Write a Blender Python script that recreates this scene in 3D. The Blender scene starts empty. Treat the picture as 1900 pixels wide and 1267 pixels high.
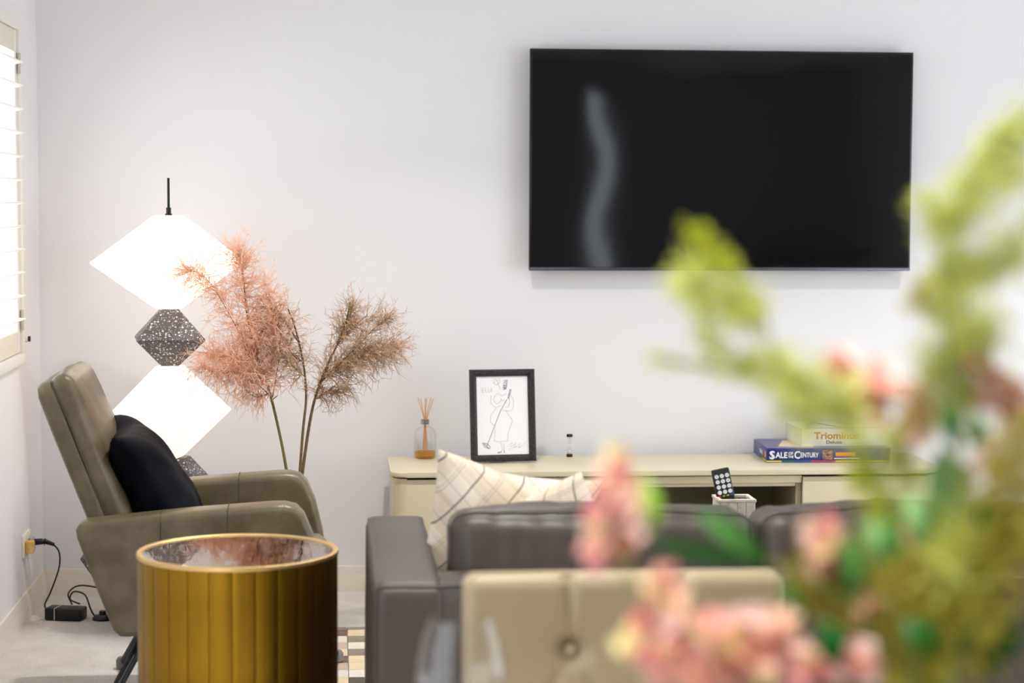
import bpy, bmesh, math, random
from mathutils import Vector, Matrix, noise, Euler
R = math.radians
random.seed(7)
S = bpy.context.scene
COL = S.collection

# ------------------------------------------------------------------ camera
FPX = 70/36*1900
def _n(v): return Vector(v).normalized()
YD = _n((-330, 258.5, FPX)); ZD = _n((209, (FPX*FPX+330*209)/258.5, -FPX)); XD = YD.cross(ZD)
if XD.x < 0: XD = -XD
CAM = Vector((0, -7.5, 1.47))
cd = bpy.data.cameras.new('camera'); cam = bpy.data.objects.new('camera', cd); COL.objects.link(cam)
cd.lens = 70; cd.sensor_width = 36; cd.clip_start = .05; cd.clip_end = 100
right = Vector((XD.x, YD.x, ZD.x)); up = Vector((XD.y, YD.y, ZD.y)); fwd = Vector((XD.z, YD.z, ZD.z))
m = Matrix((right, up, -fwd)).transposed().to_4x4(); m.translation = CAM
cam.matrix_world = m
cd.dof.use_dof = True; cd.dof.focus_distance = 6.3; cd.dof.aperture_fstop = 2.8
S.camera = cam
# ------------------------------------------------------------------ sky, exposure
w = bpy.data.worlds.new('sky'); S.world = w; w.use_nodes = True
bg = w.node_tree.nodes['Background']; bg.inputs[0].default_value = (.86, .93, 1.0, 1); bg.inputs[1].default_value = 4.2
S.view_settings.view_transform = 'Standard'; S.view_settings.look = 'None'
S.view_settings.gamma = 1; S.view_settings.use_curve_mapping = False
S.view_settings.exposure = .27
S.cycles.use_denoising = True
S.cycles.max_bounces = 10; S.cycles.diffuse_bounces = 6; S.cycles.transparent_max_bounces = 16
S.cycles.caustics_reflective = False; S.cycles.caustics_refractive = False
S.cycles.sample_clamp_indirect = 6
XL, XR, YB, YR, ZC = -1.088, 4.7, 0.0, -10.4, 2.7
DOWN_W = 15
WINDOWS = {'l1': (-2.35, -.47, .91, 2.09), 'l2': (-7.3, -5.1, .25, 2.35), 'r': (-5.2, -1.9, .02, 2.35)}
def portal(name, loc, rot, sx, sy):
    l = bpy.data.lights.new(name, 'AREA'); l.shape = 'RECTANGLE'; l.size = sx; l.size_y = sy
    l.cycles.is_portal = True
    o = bpy.data.objects.new(name, l); COL.objects.link(o); o.location = loc; o.rotation_euler = rot
for k, (a, b, c, d) in WINDOWS.items():
    left = k[0] == 'l'
    portal('daylight_portal', ((XL-.16) if left else (XR+.16), (a+b)/2, (c+d)/2), (0, R(-90) if left else R(90), 0), d-c, b-a)

# ------------------------------------------------------------------ helpers
def at(px, py, Y):
    "world point on the plane y = Y seen at a pixel of the photograph"
    c = Vector((px-950, 633.5-py, FPX)); r = Vector((c.dot(XD), c.dot(YD), c.dot(ZD)))
    return CAM + r*((Y-CAM.y)/r.y)
def lin(c):
    return tuple((x/255/12.92 if x/255 <= .04045 else ((x/255+.055)/1.055)**2.4) for x in c)
MATS = {}
def mat(name, col=(200, 200, 200), rough=.5, metal=0, spec=.5, noise_s=0, noise_a=0, col2=None, bump=0, bump_s=None, emit=None, emit_s=0, trans=0, ior=1.45, sheen=0, coat=0):
    if name in MATS: return MATS[name]
    M = bpy.data.materials.new(name); M.use_nodes = True; nt = M.node_tree; N = nt.nodes; L = nt.links
    b = N['Principled BSDF']; c = lin(col)
    b.inputs['Base Color'].default_value = (*c, 1); b.inputs['Roughness'].default_value = rough
    b.inputs['Metallic'].default_value = metal; b.inputs['Specular IOR Level'].default_value = spec
    b.inputs['IOR'].default_value = ior; b.inputs['Transmission Weight'].default_value = trans
    b.inputs['Sheen Weight'].default_value = sheen; b.inputs['Coat Weight'].default_value = coat
    if emit: b.inputs['Emission Color'].default_value = (*lin(emit), 1); b.inputs['Emission Strength'].default_value = emit_s
    tc = N.new('ShaderNodeTexCoord')
    if noise_s:
        t = N.new('ShaderNodeTexNoise'); t.inputs['Scale'].default_value = noise_s; t.inputs['Detail'].default_value = 5
        L.new(tc.outputs['Object'], t.inputs['Vector'])
        r = N.new('ShaderNodeValToRGB'); r.color_ramp.elements[0].position = .5-noise_a; r.color_ramp.elements[1].position = .5+noise_a
        r.color_ramp.elements[0].color = (*lin(col2 or col), 1); r.color_ramp.elements[1].color = (*c, 1)
        L.new(t.outputs['Fac'], r.inputs[0]); L.new(r.outputs[0], b.inputs['Base Color'])
    if bump:
        t = N.new('ShaderNodeTexNoise'); t.inputs['Scale'].default_value = bump_s or 40; t.inputs['Detail'].default_value = 6
        L.new(tc.outputs['Object'], t.inputs['Vector'])
        bp = N.new('ShaderNodeBump'); bp.inputs['Strength'].default_value = bump; bp.inputs['Distance'].default_value = .01
        L.new(t.outputs['Fac'], bp.inputs['Height']); L.new(bp.outputs[0], b.inputs['Normal'])
    MATS[name] = M; return M
def nodes(M): return M.node_tree.nodes, M.node_tree.links, M.node_tree.nodes['Principled BSDF']

def softmap(c, half, r=.04, puff=(0,0,0), wr=0, wf=6, rot=None, seed=0):
    hx = Vector(half); c = Vector(c)
    def fm(p):
        q = Vector((p[0]*hx.x, p[1]*hx.y, p[2]*hx.z))
        inn = Vector([max(-(hx[i]-r), min(hx[i]-r, q[i])) for i in range(3)])
        d = q-inn; q2 = inn+(d.normalized()*r if d.length > 1e-9 else d)
        for i in range(3):
            a, b_ = p[(i+1) % 3], p[(i+2) % 3]
            if puff[i]: q2[i] += puff[i]*p[i]*(1-a*a)*(1-b_*b_)
        if wr:
            q2 = q2+noise.noise_vector(q2*wf+Vector((seed, seed*.7, 0)))*wr
            q2 = q2+noise.noise_vector(Vector((q2.x*wf*6, q2.y*wf*3, q2.z*wf*2))+Vector((seed, 3, 1)))*wr*.35
        if rot: q2 = rot @ q2
        return q2+c
    return fm
def translucent(M, fac):
    nt = M.node_tree; b = nt.nodes['Principled BSDF']; out = nt.nodes['Material Output']
    t = nt.nodes.new('ShaderNodeBsdfTranslucent'); x = nt.nodes.new('ShaderNodeMixShader'); x.inputs[0].default_value = fac
    i = b.inputs['Base Color']
    if i.links: nt.links.new(i.links[0].from_socket, t.inputs['Color'])
    else: t.inputs['Color'].default_value = i.default_value
    nt.links.new(b.outputs[0], x.inputs[1]); nt.links.new(t.outputs[0], x.inputs[2]); nt.links.new(x.outputs[0], out.inputs[0]); return M
class MB:
    def __init__(s): s.v = []; s.f = []; s.uv = None
    def add(s, vs, fs):
        o = len(s.v); s.v += [Vector(v) for v in vs]; s.f += [tuple(i+o for i in f) for f in fs]; return s
    def box(s, x0, x1, y0, y1, z0, z1):
        return s.add([(x0,y0,z0),(x1,y0,z0),(x1,y1,z0),(x0,y1,z0),(x0,y0,z1),(x1,y0,z1),(x1,y1,z1),(x0,y1,z1)],
                     [(0,3,2,1),(4,5,6,7),(0,1,5,4),(1,2,6,5),(2,3,7,6),(3,0,4,7)])
    def bm(s, b):
        b.verts.ensure_lookup_table(); b.verts.index_update()
        s.add([v.co.copy() for v in b.verts], [[v.index for v in f.verts] for f in b.faces]); b.free(); return s
    def rbox(s, x0, x1, y0, y1, z0, z1, r=.01, seg=2):
        b = bmesh.new(); bmesh.ops.create_cube(b, size=1)
        for v in b.verts: v.co = Vector(((x0+x1)/2+v.co.x*(x1-x0), (y0+y1)/2+v.co.y*(y1-y0), (z0+z1)/2+v.co.z*(z1-z0)))
        bmesh.ops.bevel(b, geom=b.edges[:], offset=r, segments=seg, profile=.5, affect='EDGES')
        return s.bm(b)
    def tube(s, pts, r, n=8, cap=True):
        pts = [Vector(p) for p in pts]; k = len(pts)
        rs = r if isinstance(r, (list, tuple)) else [r]*k
        t0 = (pts[1]-pts[0]).normalized(); a = Vector((0,0,1)) if abs(t0.z) < .9 else Vector((1,0,0))
        u = t0.cross(a).normalized(); vs = []; fs = []
        for i, p in enumerate(pts):
            t = (pts[min(i+1,k-1)]-pts[max(i-1,0)]); t = t.normalized() if t.length > 1e-9 else t0
            u = (u - t*u.dot(t)); u = u.normalized() if u.length > 1e-6 else t.orthogonal().normalized()
            w_ = t.cross(u)
            for j in range(n):
                q = 2*math.pi*j/n; vs.append(p+(u*math.cos(q)+w_*math.sin(q))*rs[i])
        for i in range(k-1):
            for j in range(n):
                j2 = (j+1) % n; fs.append((i*n+j, i*n+j2, (i+1)*n+j2, (i+1)*n+j))
        if cap: fs.append(tuple(range(n-1,-1,-1))); fs.append(tuple((k-1)*n+j for j in range(n)))
        return s.add(vs, fs)
    def lathe(s, prof, cx=0, cy=0, n=32, cap0=True, cap1=True):
        vs = []; fs = []
        for (r, z) in prof:
            for j in range(n): q = 2*math.pi*j/n; vs.append((cx+r*math.cos(q), cy+r*math.sin(q), z))
        for i in range(len(prof)-1):
            for j in range(n): j2 = (j+1) % n; fs.append((i*n+j, i*n+j2, (i+1)*n+j2, (i+1)*n+j))
        if cap0: fs.append(tuple(range(n-1,-1,-1)))
        if cap1: fs.append(tuple((len(prof)-1)*n+j for j in range(n)))
        return s.add(vs, fs)
    def prism_xz(s, poly, y0, y1, bev=0, seg=3):
        b = bmesh.new(); n = len(poly)
        A = [b.verts.new((x, y0, z)) for x, z in poly]; B = [b.verts.new((x, y1, z)) for x, z in poly]
        fa = b.faces.new(A); fb = b.faces.new(B[::-1])
        for i in range(n): b.faces.new((A[(i+1) % n], A[i], B[i], B[(i+1) % n]))
        bmesh.ops.recalc_face_normals(b, faces=b.faces[:])
        if bev:
            es = list(set(list(fa.edges)+list(fb.edges)))
            bmesh.ops.bevel(b, geom=es, offset=bev, segments=seg, profile=.5, affect='EDGES')
        return s.bm(b)
    def softbox(s, c, half, r=.04, n=14, puff=(0,0,0), wr=0, wf=6, rot=None, seed=0):
        idx = {}; vs = []; fs = []; fm = softmap(c, half, r, puff, wr, wf, rot, seed)
        def vid(p):
            k = tuple(round(x, 5) for x in p)
            if k not in idx: vs.append(fm(p)); idx[k] = len(vs)-1
            return idx[k]
        g = [-1+2*i/n for i in range(n+1)]
        g = [math.copysign(abs(x)**.8, x) for x in g]
        for ax in range(3):
            for sg in (-1, 1):
                for i in range(n):
                    for j in range(n):
                        q = []
                        for (a, b_) in ((g[i],g[j]),(g[i+1],g[j]),(g[i+1],g[j+1]),(g[i],g[j+1])):
                            p = [0,0,0]; p[ax] = sg; p[(ax+1) % 3] = a; p[(ax+2) % 3] = b_; q.append(vid(p))
                        fs.append(tuple(q) if sg > 0 else tuple(q[::-1]))
        return s.add(vs, fs)
    def xf(s, M, start=0):
        for i in range(start, len(s.v)): s.v[i] = M @ s.v[i]
        return s
    def build(s, name, material, parent=None, smooth=40, local=False, origin=None):
        me = bpy.data.meshes.new(name)
        vs = s.v; off = Vector((0,0,0))
        if parent is not None and not local:
            p = parent
            while p is not None: off += p.location; p = p.parent
        elif parent is None:
            if origin is not None: off = Vector(origin)
            else:
                xs = [v.x for v in vs]; ys = [v.y for v in vs]; zs = [v.z for v in vs]
                off = Vector(((min(xs)+max(xs))/2, (min(ys)+max(ys))/2, min(zs)))
        me.from_pydata([tuple(v-off) for v in vs], [], s.f); me.update()
        if s.uv:
            uvl = me.uv_layers.new(name='UVMap')
            for l in me.loops: uvl.data[l.index].uv = s.uv[l.vertex_index]
        if smooth:
            for p_ in me.polygons: p_.use_smooth = True
            if smooth < 180: me.set_sharp_from_angle(angle=R(smooth))
        if material: me.materials.append(material)
        o = bpy.data.objects.new(name, me); COL.objects.link(o)
        if parent is None: o.location = off
        else: o.parent = parent
        return o
def tag(o, label, cat, group=None):
    o['label'] = label; o['category'] = cat
    if group: o['group'] = group
    return o
def thing(name, label, cat, loc=(0,0,0), group=None):
    o = bpy.data.objects.new(name, None); COL.objects.link(o); o.location = loc; o.empty_display_size = .05
    return tag(o, label, cat, group)
def struct(o, label=None, cat=None):
    o['kind'] = 'structure'
    if label: o['label'] = label
    o['category'] = cat or o.name.split('_')[0].split('.')[0]
    return o
def link_copy(src, parent, loc=None, rot=None, scale=None, name=None):
    c = src.copy(); COL.objects.link(c); c.parent = parent
    if loc is not None: c.location = loc
    if rot is not None: c.rotation_euler = rot
    if scale is not None: c.scale = (scale,)*3 if not hasattr(scale, '__len__') else scale
    return c
def bez(pts, n=8):
    "Catmull-Rom through points"
    P = [Vector(p) for p in pts]; P = [P[0]*2-P[1]]+P+[P[-1]*2-P[-2]]; out = []
    for i in range(1, len(P)-2):
        for k in range(n):
            t = k/n; a, b, c, d = P[i-1], P[i], P[i+1], P[i+2]
            out.append(.5*((2*b)+(c-a)*t+(2*a-5*b+4*c-d)*t*t+(3*b-a-3*c+d)*t*t*t))
    out.append(P[-2]); return out
def text_mesh(txt, size, width=None, offset=0.0):
    cu = bpy.data.curves.new('txt', 'FONT'); cu.body = txt; cu.size = size; cu.extrude = .0004; cu.offset = offset
    cu.align_x = 'LEFT'; cu.resolution_u = 3
    ob = bpy.data.objects.new('txt', cu); COL.objects.link(ob)
    me = ob.evaluated_get(bpy.context.evaluated_depsgraph_get()).to_mesh()
    V = [v.co.copy() for v in me.vertices]; F = [tuple(p.vertices) for p in me.polygons]
    ob.to_mesh_clear(); bpy.data.objects.remove(ob); bpy.data.curves.remove(cu)
    if width:
        x0 = min(v.x for v in V); x1 = max(v.x for v in V)
        for v in V: v.x = (v.x-x0)*width/(x1-x0)
    return V, F

# ------------------------------------------------------------------ materials
WALL = mat('wall_paint', (236, 235, 238), .65, bump=.015, bump_s=180)
CEIL = mat('ceiling_paint', (240, 240, 240), .8)
TRIM = mat('trim_gloss', (234, 226, 214), .35)
REAR = mat('rear_wall_dimmed', (170, 172, 178), .75)  # grey set so the television screen reflects a dim room
CARPET = mat('carpet', (232, 228, 224), .95, spec=.1, noise_s=9, noise_a=.22, col2=(214, 208, 202), bump=.4, bump_s=160, sheen=.2)
N_, L_, B_ = nodes(CARPET)
tn = N_.new('ShaderNodeTexNoise'); tn.inputs['Scale'].default_value = 150; tn.inputs['Detail'].default_value = 3
mx = N_.new('ShaderNodeMix'); mx.data_type = 'RGBA'; mx.blend_type = 'MULTIPLY'; mx.inputs[0].default_value = .45
src = B_.inputs['Base Color'].links[0].from_socket
rp = N_.new('ShaderNodeValToRGB'); rp.color_ramp.elements[0].position = .35; rp.color_ramp.elements[1].position = .6
rp.color_ramp.elements[0].color = (.7, .69, .68, 1)
tcc = N_.new('ShaderNodeTexCoord'); L_.new(tcc.outputs['Object'], tn.inputs['Vector'])
L_.new(tn.outputs['Fac'], rp.inputs[0]); L_.new(src, mx.inputs[6]); L_.new(rp.outputs[0], mx.inputs[7]); L_.new(mx.outputs[2], B_.inputs['Base Color'])
def pane_mat():
    M = bpy.data.materials.new('window_glass'); M.use_nodes = True; nt = M.node_tree; nt.nodes.clear()
    o = nt.nodes.new('ShaderNodeOutputMaterial'); mx = nt.nodes.new('ShaderNodeMixShader'); mx.inputs[0].default_value = .06
    t = nt.nodes.new('ShaderNodeBsdfTransparent'); g = nt.nodes.new('ShaderNodeBsdfGlossy'); g.inputs['Roughness'].default_value = .02
    nt.links.new(t.outputs[0], mx.inputs[1]); nt.links.new(g.outputs[0], mx.inputs[2]); nt.links.new(mx.outputs[0], o.inputs[0]); return M
PANE = pane_mat()
WHITE = mat('shutter_white', (240, 238, 232), .4)
CREAM = mat('shutter_cream', (232, 226, 208), .45)
BLACK = mat('black_plastic', (20, 20, 21), .4)
BMETAL = mat('black_metal', (22, 23, 26), .35, metal=.4)
def thin_glass(name, tint, k=.75):
    M = bpy.data.materials.new(name); M.use_nodes = True; nt = M.node_tree; nt.nodes.clear()
    o = nt.nodes.new('ShaderNodeOutputMaterial'); mx = nt.nodes.new('ShaderNodeMixShader'); lw = nt.nodes.new('ShaderNodeLayerWeight'); lw.inputs[0].default_value = .5
    pw = nt.nodes.new('ShaderNodeMath'); pw.operation = 'POWER'; pw.inputs[1].default_value = 5; ma = nt.nodes.new('ShaderNodeMath'); ma.operation = 'MULTIPLY_ADD'; ma.inputs[1].default_value = k; ma.inputs[2].default_value = .03
    t = nt.nodes.new('ShaderNodeBsdfTransparent'); t.inputs[0].default_value = (*tint, 1); g = nt.nodes.new('ShaderNodeBsdfGlossy'); g.inputs['Roughness'].default_value = .03
    nt.links.new(lw.outputs['Facing'], pw.inputs[0]); nt.links.new(pw.outputs[0], ma.inputs[0]); nt.links.new(ma.outputs[0], mx.inputs[0])
    nt.links.new(t.outputs[0], mx.inputs[1]); nt.links.new(g.outputs[0], mx.inputs[2]); nt.links.new(mx.outputs[0], o.inputs[0]); return M
GLASS = thin_glass('clear_glass', (.985, .985, .985), .8); OIL = thin_glass('amber_oil', (.95, .70, .22), .2)
STEEL = mat('steel', (190, 190, 192), .25, metal=1)

# ------------------------------------------------------------------ setting
T = .14
struct(MB().box(XL-T, XR+T, YR-T, YB+T, -.1, 0).build('floor', CARPET, smooth=0, origin=(0,0,0)), 'pale grey short-pile carpet floor', 'floor')
struct(MB().box(XL-T, XR+T, YR-T, YB+T, ZC, ZC+.1).build('ceiling', CEIL, smooth=0, origin=(0,0,ZC)), 'plain white flat ceiling above the room', 'ceiling')
struct(MB().box(XL-T, XR+T, YB, YB+T, 0, ZC).build('wall_back', WALL, smooth=0), 'white painted wall carrying the television', 'wall')
def wall_with_holes(name, x0, x1, y0, y1, holes, material, axis='y'):
    b = MB(); ys = sorted({y0, y1, *[h[0] for h in holes], *[h[1] for h in holes]})
    for a, c in zip(ys[:-1], ys[1:]):
        hs = [h for h in holes if h[0] <= a+1e-6 and h[1] >= c-1e-6]
        segs = [(0, ZC)] if not hs else [(0, hs[0][2]), (hs[0][3], ZC)]
        for z0, z1 in segs:
            if z1-z0 > 1e-4:
                if axis == 'y': b.box(x0, x1, a, c, z0, z1)
                else: b.box(a, c, x0, x1, z0, z1)
    return b.build(name, material, smooth=0)
struct(wall_with_holes('wall_left', XL-T, XL, YR, YB, [WINDOWS['l1'], WINDOWS['l2']], WALL), 'white painted side wall with shuttered window', 'wall')
struct(wall_with_holes('wall_right', XR, XR+T, YR, YB, [WINDOWS['r']], WALL), 'white painted side wall with added glass doors', 'wall')
SIDE = (2.30, 2.46, .80, 2.42)
struct(wall_with_holes('wall_rear', YR-T, YR, XL, XR, [SIDE], REAR, 'x'), 'wall opposite the television wall, greyed to darken the screen reflection', 'wall')
def baseboard(name, path, label):
    # path: run axis
    b = MB(); ax, u0, u1, base, sg = path
    prof = [(0,0),(.016,0),(.016,.058),(.013,.064),(.013,.070),(.006,.094),(0,.096)]
    vs = []; n = len(prof)
    for u in (u0, u1):
        for d, z in prof: vs.append((u, base+sg*d, z) if ax == 'x' else (base+sg*d, u, z))
    fs = [(i, (i+1) % n, n+(i+1) % n, n+i) for i in range(n)]+[tuple(range(n)), tuple(range(2*n-1, n-1, -1))]
    b.add(vs, fs); bb = bmesh.new(); o = b.build(name, TRIM, smooth=30)
    bb.from_mesh(o.data); bmesh.ops.recalc_face_normals(bb, faces=bb.faces[:]); bb.to_mesh(o.data); bb.free()
    struct(o, label, 'baseboard')
baseboard('baseboard_back', ('x', XL, XR, YB, -1), 'cream skirting board along the television wall')
baseboard('baseboard_left', ('y', YR, YB-.017, XL, 1), 'cream skirting board along the window wall')
# shuttered window in the left wall
y0, y1, z0, z1 = WINDOWS['l1']
def win_root(name, loc, label):
    o = bpy.data.objects.new(name, None); COL.objects.link(o); o.location = loc; return struct(o, label, 'window')
w1 = win_root('window_1', (XL, (y0+y1)/2, z0), 'window with white plantation shutters and open louvers')
fr = MB(); fw = .035
fr.rbox(XL-.06, XL+.016, y1-fw, y1, z0, z1, .003); fr.rbox(XL-.06, XL+.016, y0, y0+fw, z0, z1, .003)
fr.rbox(XL-.06, XL+.016, y0+fw, y1-fw, z1-fw, z1, .003); fr.rbox(XL-.06, XL+.022, y0+fw, y1-fw, z0, z0+fw, .003)
fr.build('window_frame', WHITE, w1)
MB().box(XL-.115, XL-.11, y0, y1, z0, z1).build('pane', PANE, w1, smooth=0)
nP = 2; pw = (y1-y0-2*fw)/nP
for k in range(nP):
    a = y0+fw+k*pw+.002; c = a+pw-.004; zb, zt = z0+fw+.003, z1-fw-.003
    for yy in (a, c-.045):
        MB().rbox(XL-.022, XL+.006, yy, yy+.045, zb, zt, .002).build('shutter_stile', WHITE, w1)
    MB().rbox(XL-.022, XL+.006, a+.045, c-.045, zt-.075, zt, .002).build('shutter_rail', CREAM, w1)
    MB().rbox(XL-.022, XL+.006, a+.045, c-.045, zb, zb+.075, .002).build('shutter_rail', CREAM, w1)
    nl = 12; lz0, lz1 = zb+.075, zt-.075; sp = (lz1-lz0)/nl; proto = None
    for i in range(nl):
        zc = lz0+(i+.5)*sp
        if proto is None:
            b = MB(); hw = .0445; th = .0055; prof = []
            for q in range(16):
                t = 2*math.pi*q/16; prof.append((hw*math.cos(t), th*math.sin(t)))
            vs = [(XL-.008+x, yy, zc+zz+x*.10) for yy in (a+.046, c-.046) for x, zz in prof]
            fs = [(q, (q+1) % 16, 16+(q+1) % 16, 16+q) for q in range(16)]+[tuple(range(15,-1,-1)), tuple(range(16,32))]
            proto = b.add(vs, fs).build('louver', WHITE, w1)
        else: link_copy(proto, w1, loc=(0, 0, i*sp))
for zz in (z0+.15, z1-.15):
    MB().tube([(XL+.014, y1-.04, zz-.035), (XL+.014, y1-.04, zz+.035)], .006, 10).build('hinge', mat('hinge_grey', (196, 192, 184), .4), w1)
# unseen unshuttered openings, added to let daylight into the room
def added_opening(name, x, yy0, yy1, zz0, zz1, n, label, sgn):
    wr_ = win_root(name, (x, (yy0+yy1)/2, zz0), label); f = .05
    for a in (yy0, yy1-f): MB().rbox(x+sgn*.03, x+sgn*.1, a, a+f, zz0, zz1, .004).build('frame_post', WHITE, wr_) if sgn > 0 else MB().rbox(x+sgn*.1, x+sgn*.03, a, a+f, zz0, zz1, .004).build('frame_post', WHITE, wr_)
    for a in (zz0, zz1-f):
        lo, hi = sorted((x+sgn*.03, x+sgn*.1)); MB().rbox(lo, hi, yy0+f, yy1-f, a, a+f, .004).build('frame_rail', WHITE, wr_)
    st = (yy1-yy0)/n; lo, hi = sorted((x+sgn*.04, x+sgn*.09))
    for k in range(1, n): MB().rbox(lo, hi, yy0+k*st-.03, yy0+k*st+.03, zz0+f, zz1-f, .004).build('mullion', WHITE, wr_)
    for k in range(n):
        p0 = yy0+k*st+(.03 if k else f); p1 = yy0+(k+1)*st-(.03 if k < n-1 else f)
        lo, hi = sorted((x+sgn*.062, x+sgn*.067)); MB().box(lo, hi, p0, p1, zz0+f, zz1-f).build('pane', PANE, wr_, smooth=0)
added_opening('added_window', XL, *WINDOWS['l2'], 3, 'large unseen window added to light the dining table', -1)
added_opening('added_glass_door', XR, *WINDOWS['r'], 3, 'wide unseen glass doors added to let in side light', 1)
a, b_, c, d = SIDE  # unseen slit added to give the television screen a bright reflected strip
w3 = win_root('added_slit_window', ((a+b_)/2, YR, c), 'narrow unseen louvered window added for the screen reflection')
MB().box(a, b_, YR-.1, YR-.095, c, d).build('pane', PANE, w3, smooth=0)
proto = None
for i in range(24):
    zc = c+(i+.5)*(d-c)/24
    if proto is None: proto = MB().rbox(a, b_, YR-.06, YR-.01, zc-.004, zc+.004, .003).build('louver', WHITE, w3)
    else: link_copy(proto, w3, loc=(0, 0, i*(d-c)/24))
kc = thing('added_counter', 'unseen grey counter with dark top added for the screen reflection', 'counter', (4.25, YR+.35, 0))  # unseen block added only to show in the screen reflection
MB().rbox(3.82, XR-.02, YR+.03, YR+.62, .02, .98, .004).build('cabinet', mat('counter_grey', (150, 150, 152), .5), kc)
MB().rbox(3.78, XR-.02, YR+.02, YR+.66, .98, 1.03, .004).build('worktop', BLACK, kc)
# small shutter catch on the left wall
kn = at(47, 641, 0); kn = Vector((XL, -.36, 1.0))
k_ = thing('wall_stopper', 'small round stopper with dark tip on wall beside shutters', 'stopper', (XL, -.37, .985))
MB().tube([(XL, -.37, .985), (XL+.012, -.37, .985)], .012, 14).build('collar', WHITE, k_)
MB().tube([(XL+.012, -.37, .985), (XL+.02, -.37, .985)], .010, 14).build('tip', BLACK, k_)

DLW = mat('downlight_white', (240, 240, 238), .4); DLE = mat('downlight_lens', (255, 250, 240), .5, emit=(255, 246, 232), emit_s=6)  # unseen ceiling lights added to brighten upward faces and the floor
for x, y, wh in ((.35, -1.5, 'in front of the armchair'), (2.6, -1.5, 'in front of the television'), (.35, -3.9, 'between sofa and dining chair'), (2.6, -3.9, 'behind the far sofa end'), (.35, -6.3, 'over the dining table'), (2.6, -6.3, 'beside the added glass doors')):
    if True:
        dl = thing('ceiling_downlight', 'unseen ceiling downlight added for overhead light '+wh, 'downlight', (x, y, ZC-.012), 'added unseen ceiling lights')
        MB().lathe([(.055, ZC-.010), (.058, ZC-.012), (.062, ZC-.008), (.062, ZC), (.055, ZC)], x, y, 32, False, False).build('trim_ring', DLW, dl)
        MB().lathe([(.054, ZC-.006), (.054, ZC-.001)], x, y, 32).build('lens', DLE, dl)
        li = bpy.data.lights.new('downlight_bulb', 'AREA'); li.shape = 'DISK'; li.size = .10; li.energy = DOWN_W; li.color = (1, .975, .94); li.spread = R(110)
        lo = bpy.data.objects.new('downlight_bulb', li); COL.objects.link(lo); lo.parent = dl; lo.location = (0, 0, -.002)
# ------------------------------------------------------------------ television
SCREEN = mat('tv_screen', (13, 13, 15), .05, spec=.5)
N_, L_, B_ = nodes(SCREEN)
wv = N_.new('ShaderNodeTexNoise'); wv.inputs['Scale'].default_value = 1.6; wv.inputs['Detail'].default_value = 1
tcc = N_.new('ShaderNodeTexCoord'); L_.new(tcc.outputs['Object'], wv.inputs['Vector'])
bp = N_.new('ShaderNodeBump'); bp.inputs['Strength'].default_value = .22; bp.inputs['Distance'].default_value = .02
L_.new(wv.outputs['Fac'], bp.inputs['Height']); L_.new(bp.outputs[0], B_.inputs['Normal'])
tv = thing('television', 'large black flat television mounted on the white wall', 'television', (1.457, -.05, 1.217))
tx0, tx1, tz0, tz1 = .728, 2.187, 1.217, 2.044
MB().rbox(tx0, tx1, -.068, -.042, tz0, tz1, .003).build('panel', mat('tv_bezel', (12, 12, 13), .3), tv)
MB().rbox(tx0+.15, tx1-.15, -.045, -.022, tz0+.05, tz1-.25, .008).build('rear_housing', BLACK, tv)
MB().rbox(1.25, 1.66, -.024, -.001, 1.45, 1.85, .004).build('wall_bracket', BMETAL, tv)
MB().box(tx0+.008, tx1-.008, -.0705, -.0675, tz0+.014, tz1-.008).build('screen', SCREEN, tv, smooth=0)
MB().rbox(tx0, tx1, -.0715, -.0665, tz0, tz0+.012, .0015).build('bottom_strip', mat('tv_strip', (92, 94, 104), .3, metal=.8), tv)

# ------------------------------------------------------------------ sideboard
SB = mat('sideboard_lacquer', (205, 196, 164), .42)
SBT = mat('sideboard_top_lacquer', (207, 198, 168), .32)
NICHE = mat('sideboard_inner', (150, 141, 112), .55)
sx0, sx1, sy0, sy1, sz = .196, 2.19, -.53, -.08, .52
sbd = thing('sideboard', 'low pale olive-cream sideboard under the television', 'sideboard', ((sx0+sx1)/2, (sy0+sy1)/2, 0))
def rrect_slab(x0, x1, y0, y1, z0, z1, r, bev):
    b = bmesh.new(); pts = []
    for cx, cy, a0 in ((x1-.002, y1-.002, 0), (x0+.002, y1-.002, 90), (x0+r, y0+r, 180), (x1-r, y0+r, 270)):
        rr = r if a0 >= 180 else .002
        for k in range(9): q = R(a0+90*k/8); pts.append((cx+rr*math.cos(q), cy+rr*math.sin(q)))
    A = [b.verts.new((x, y, z0)) for x, y in pts]; B = [b.verts.new((x, y, z1)) for x, y in pts]
    fa = b.faces.new(A[::-1]); fb = b.faces.new(B); n = len(pts)
    for i in range(n): b.faces.new((A[i], A[(i+1) % n], B[(i+1) % n], B[i]))
    bmesh.ops.bevel(b, geom=list(fa.edges)+list(fb.edges), offset=bev, segments=2, profile=.5, affect='EDGES')
    return MB().bm(b)
rrect_slab(sx0, sx1, sy0, sy1, sz-.018, sz, .06, .004).build('top', SBT, sbd)
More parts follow.
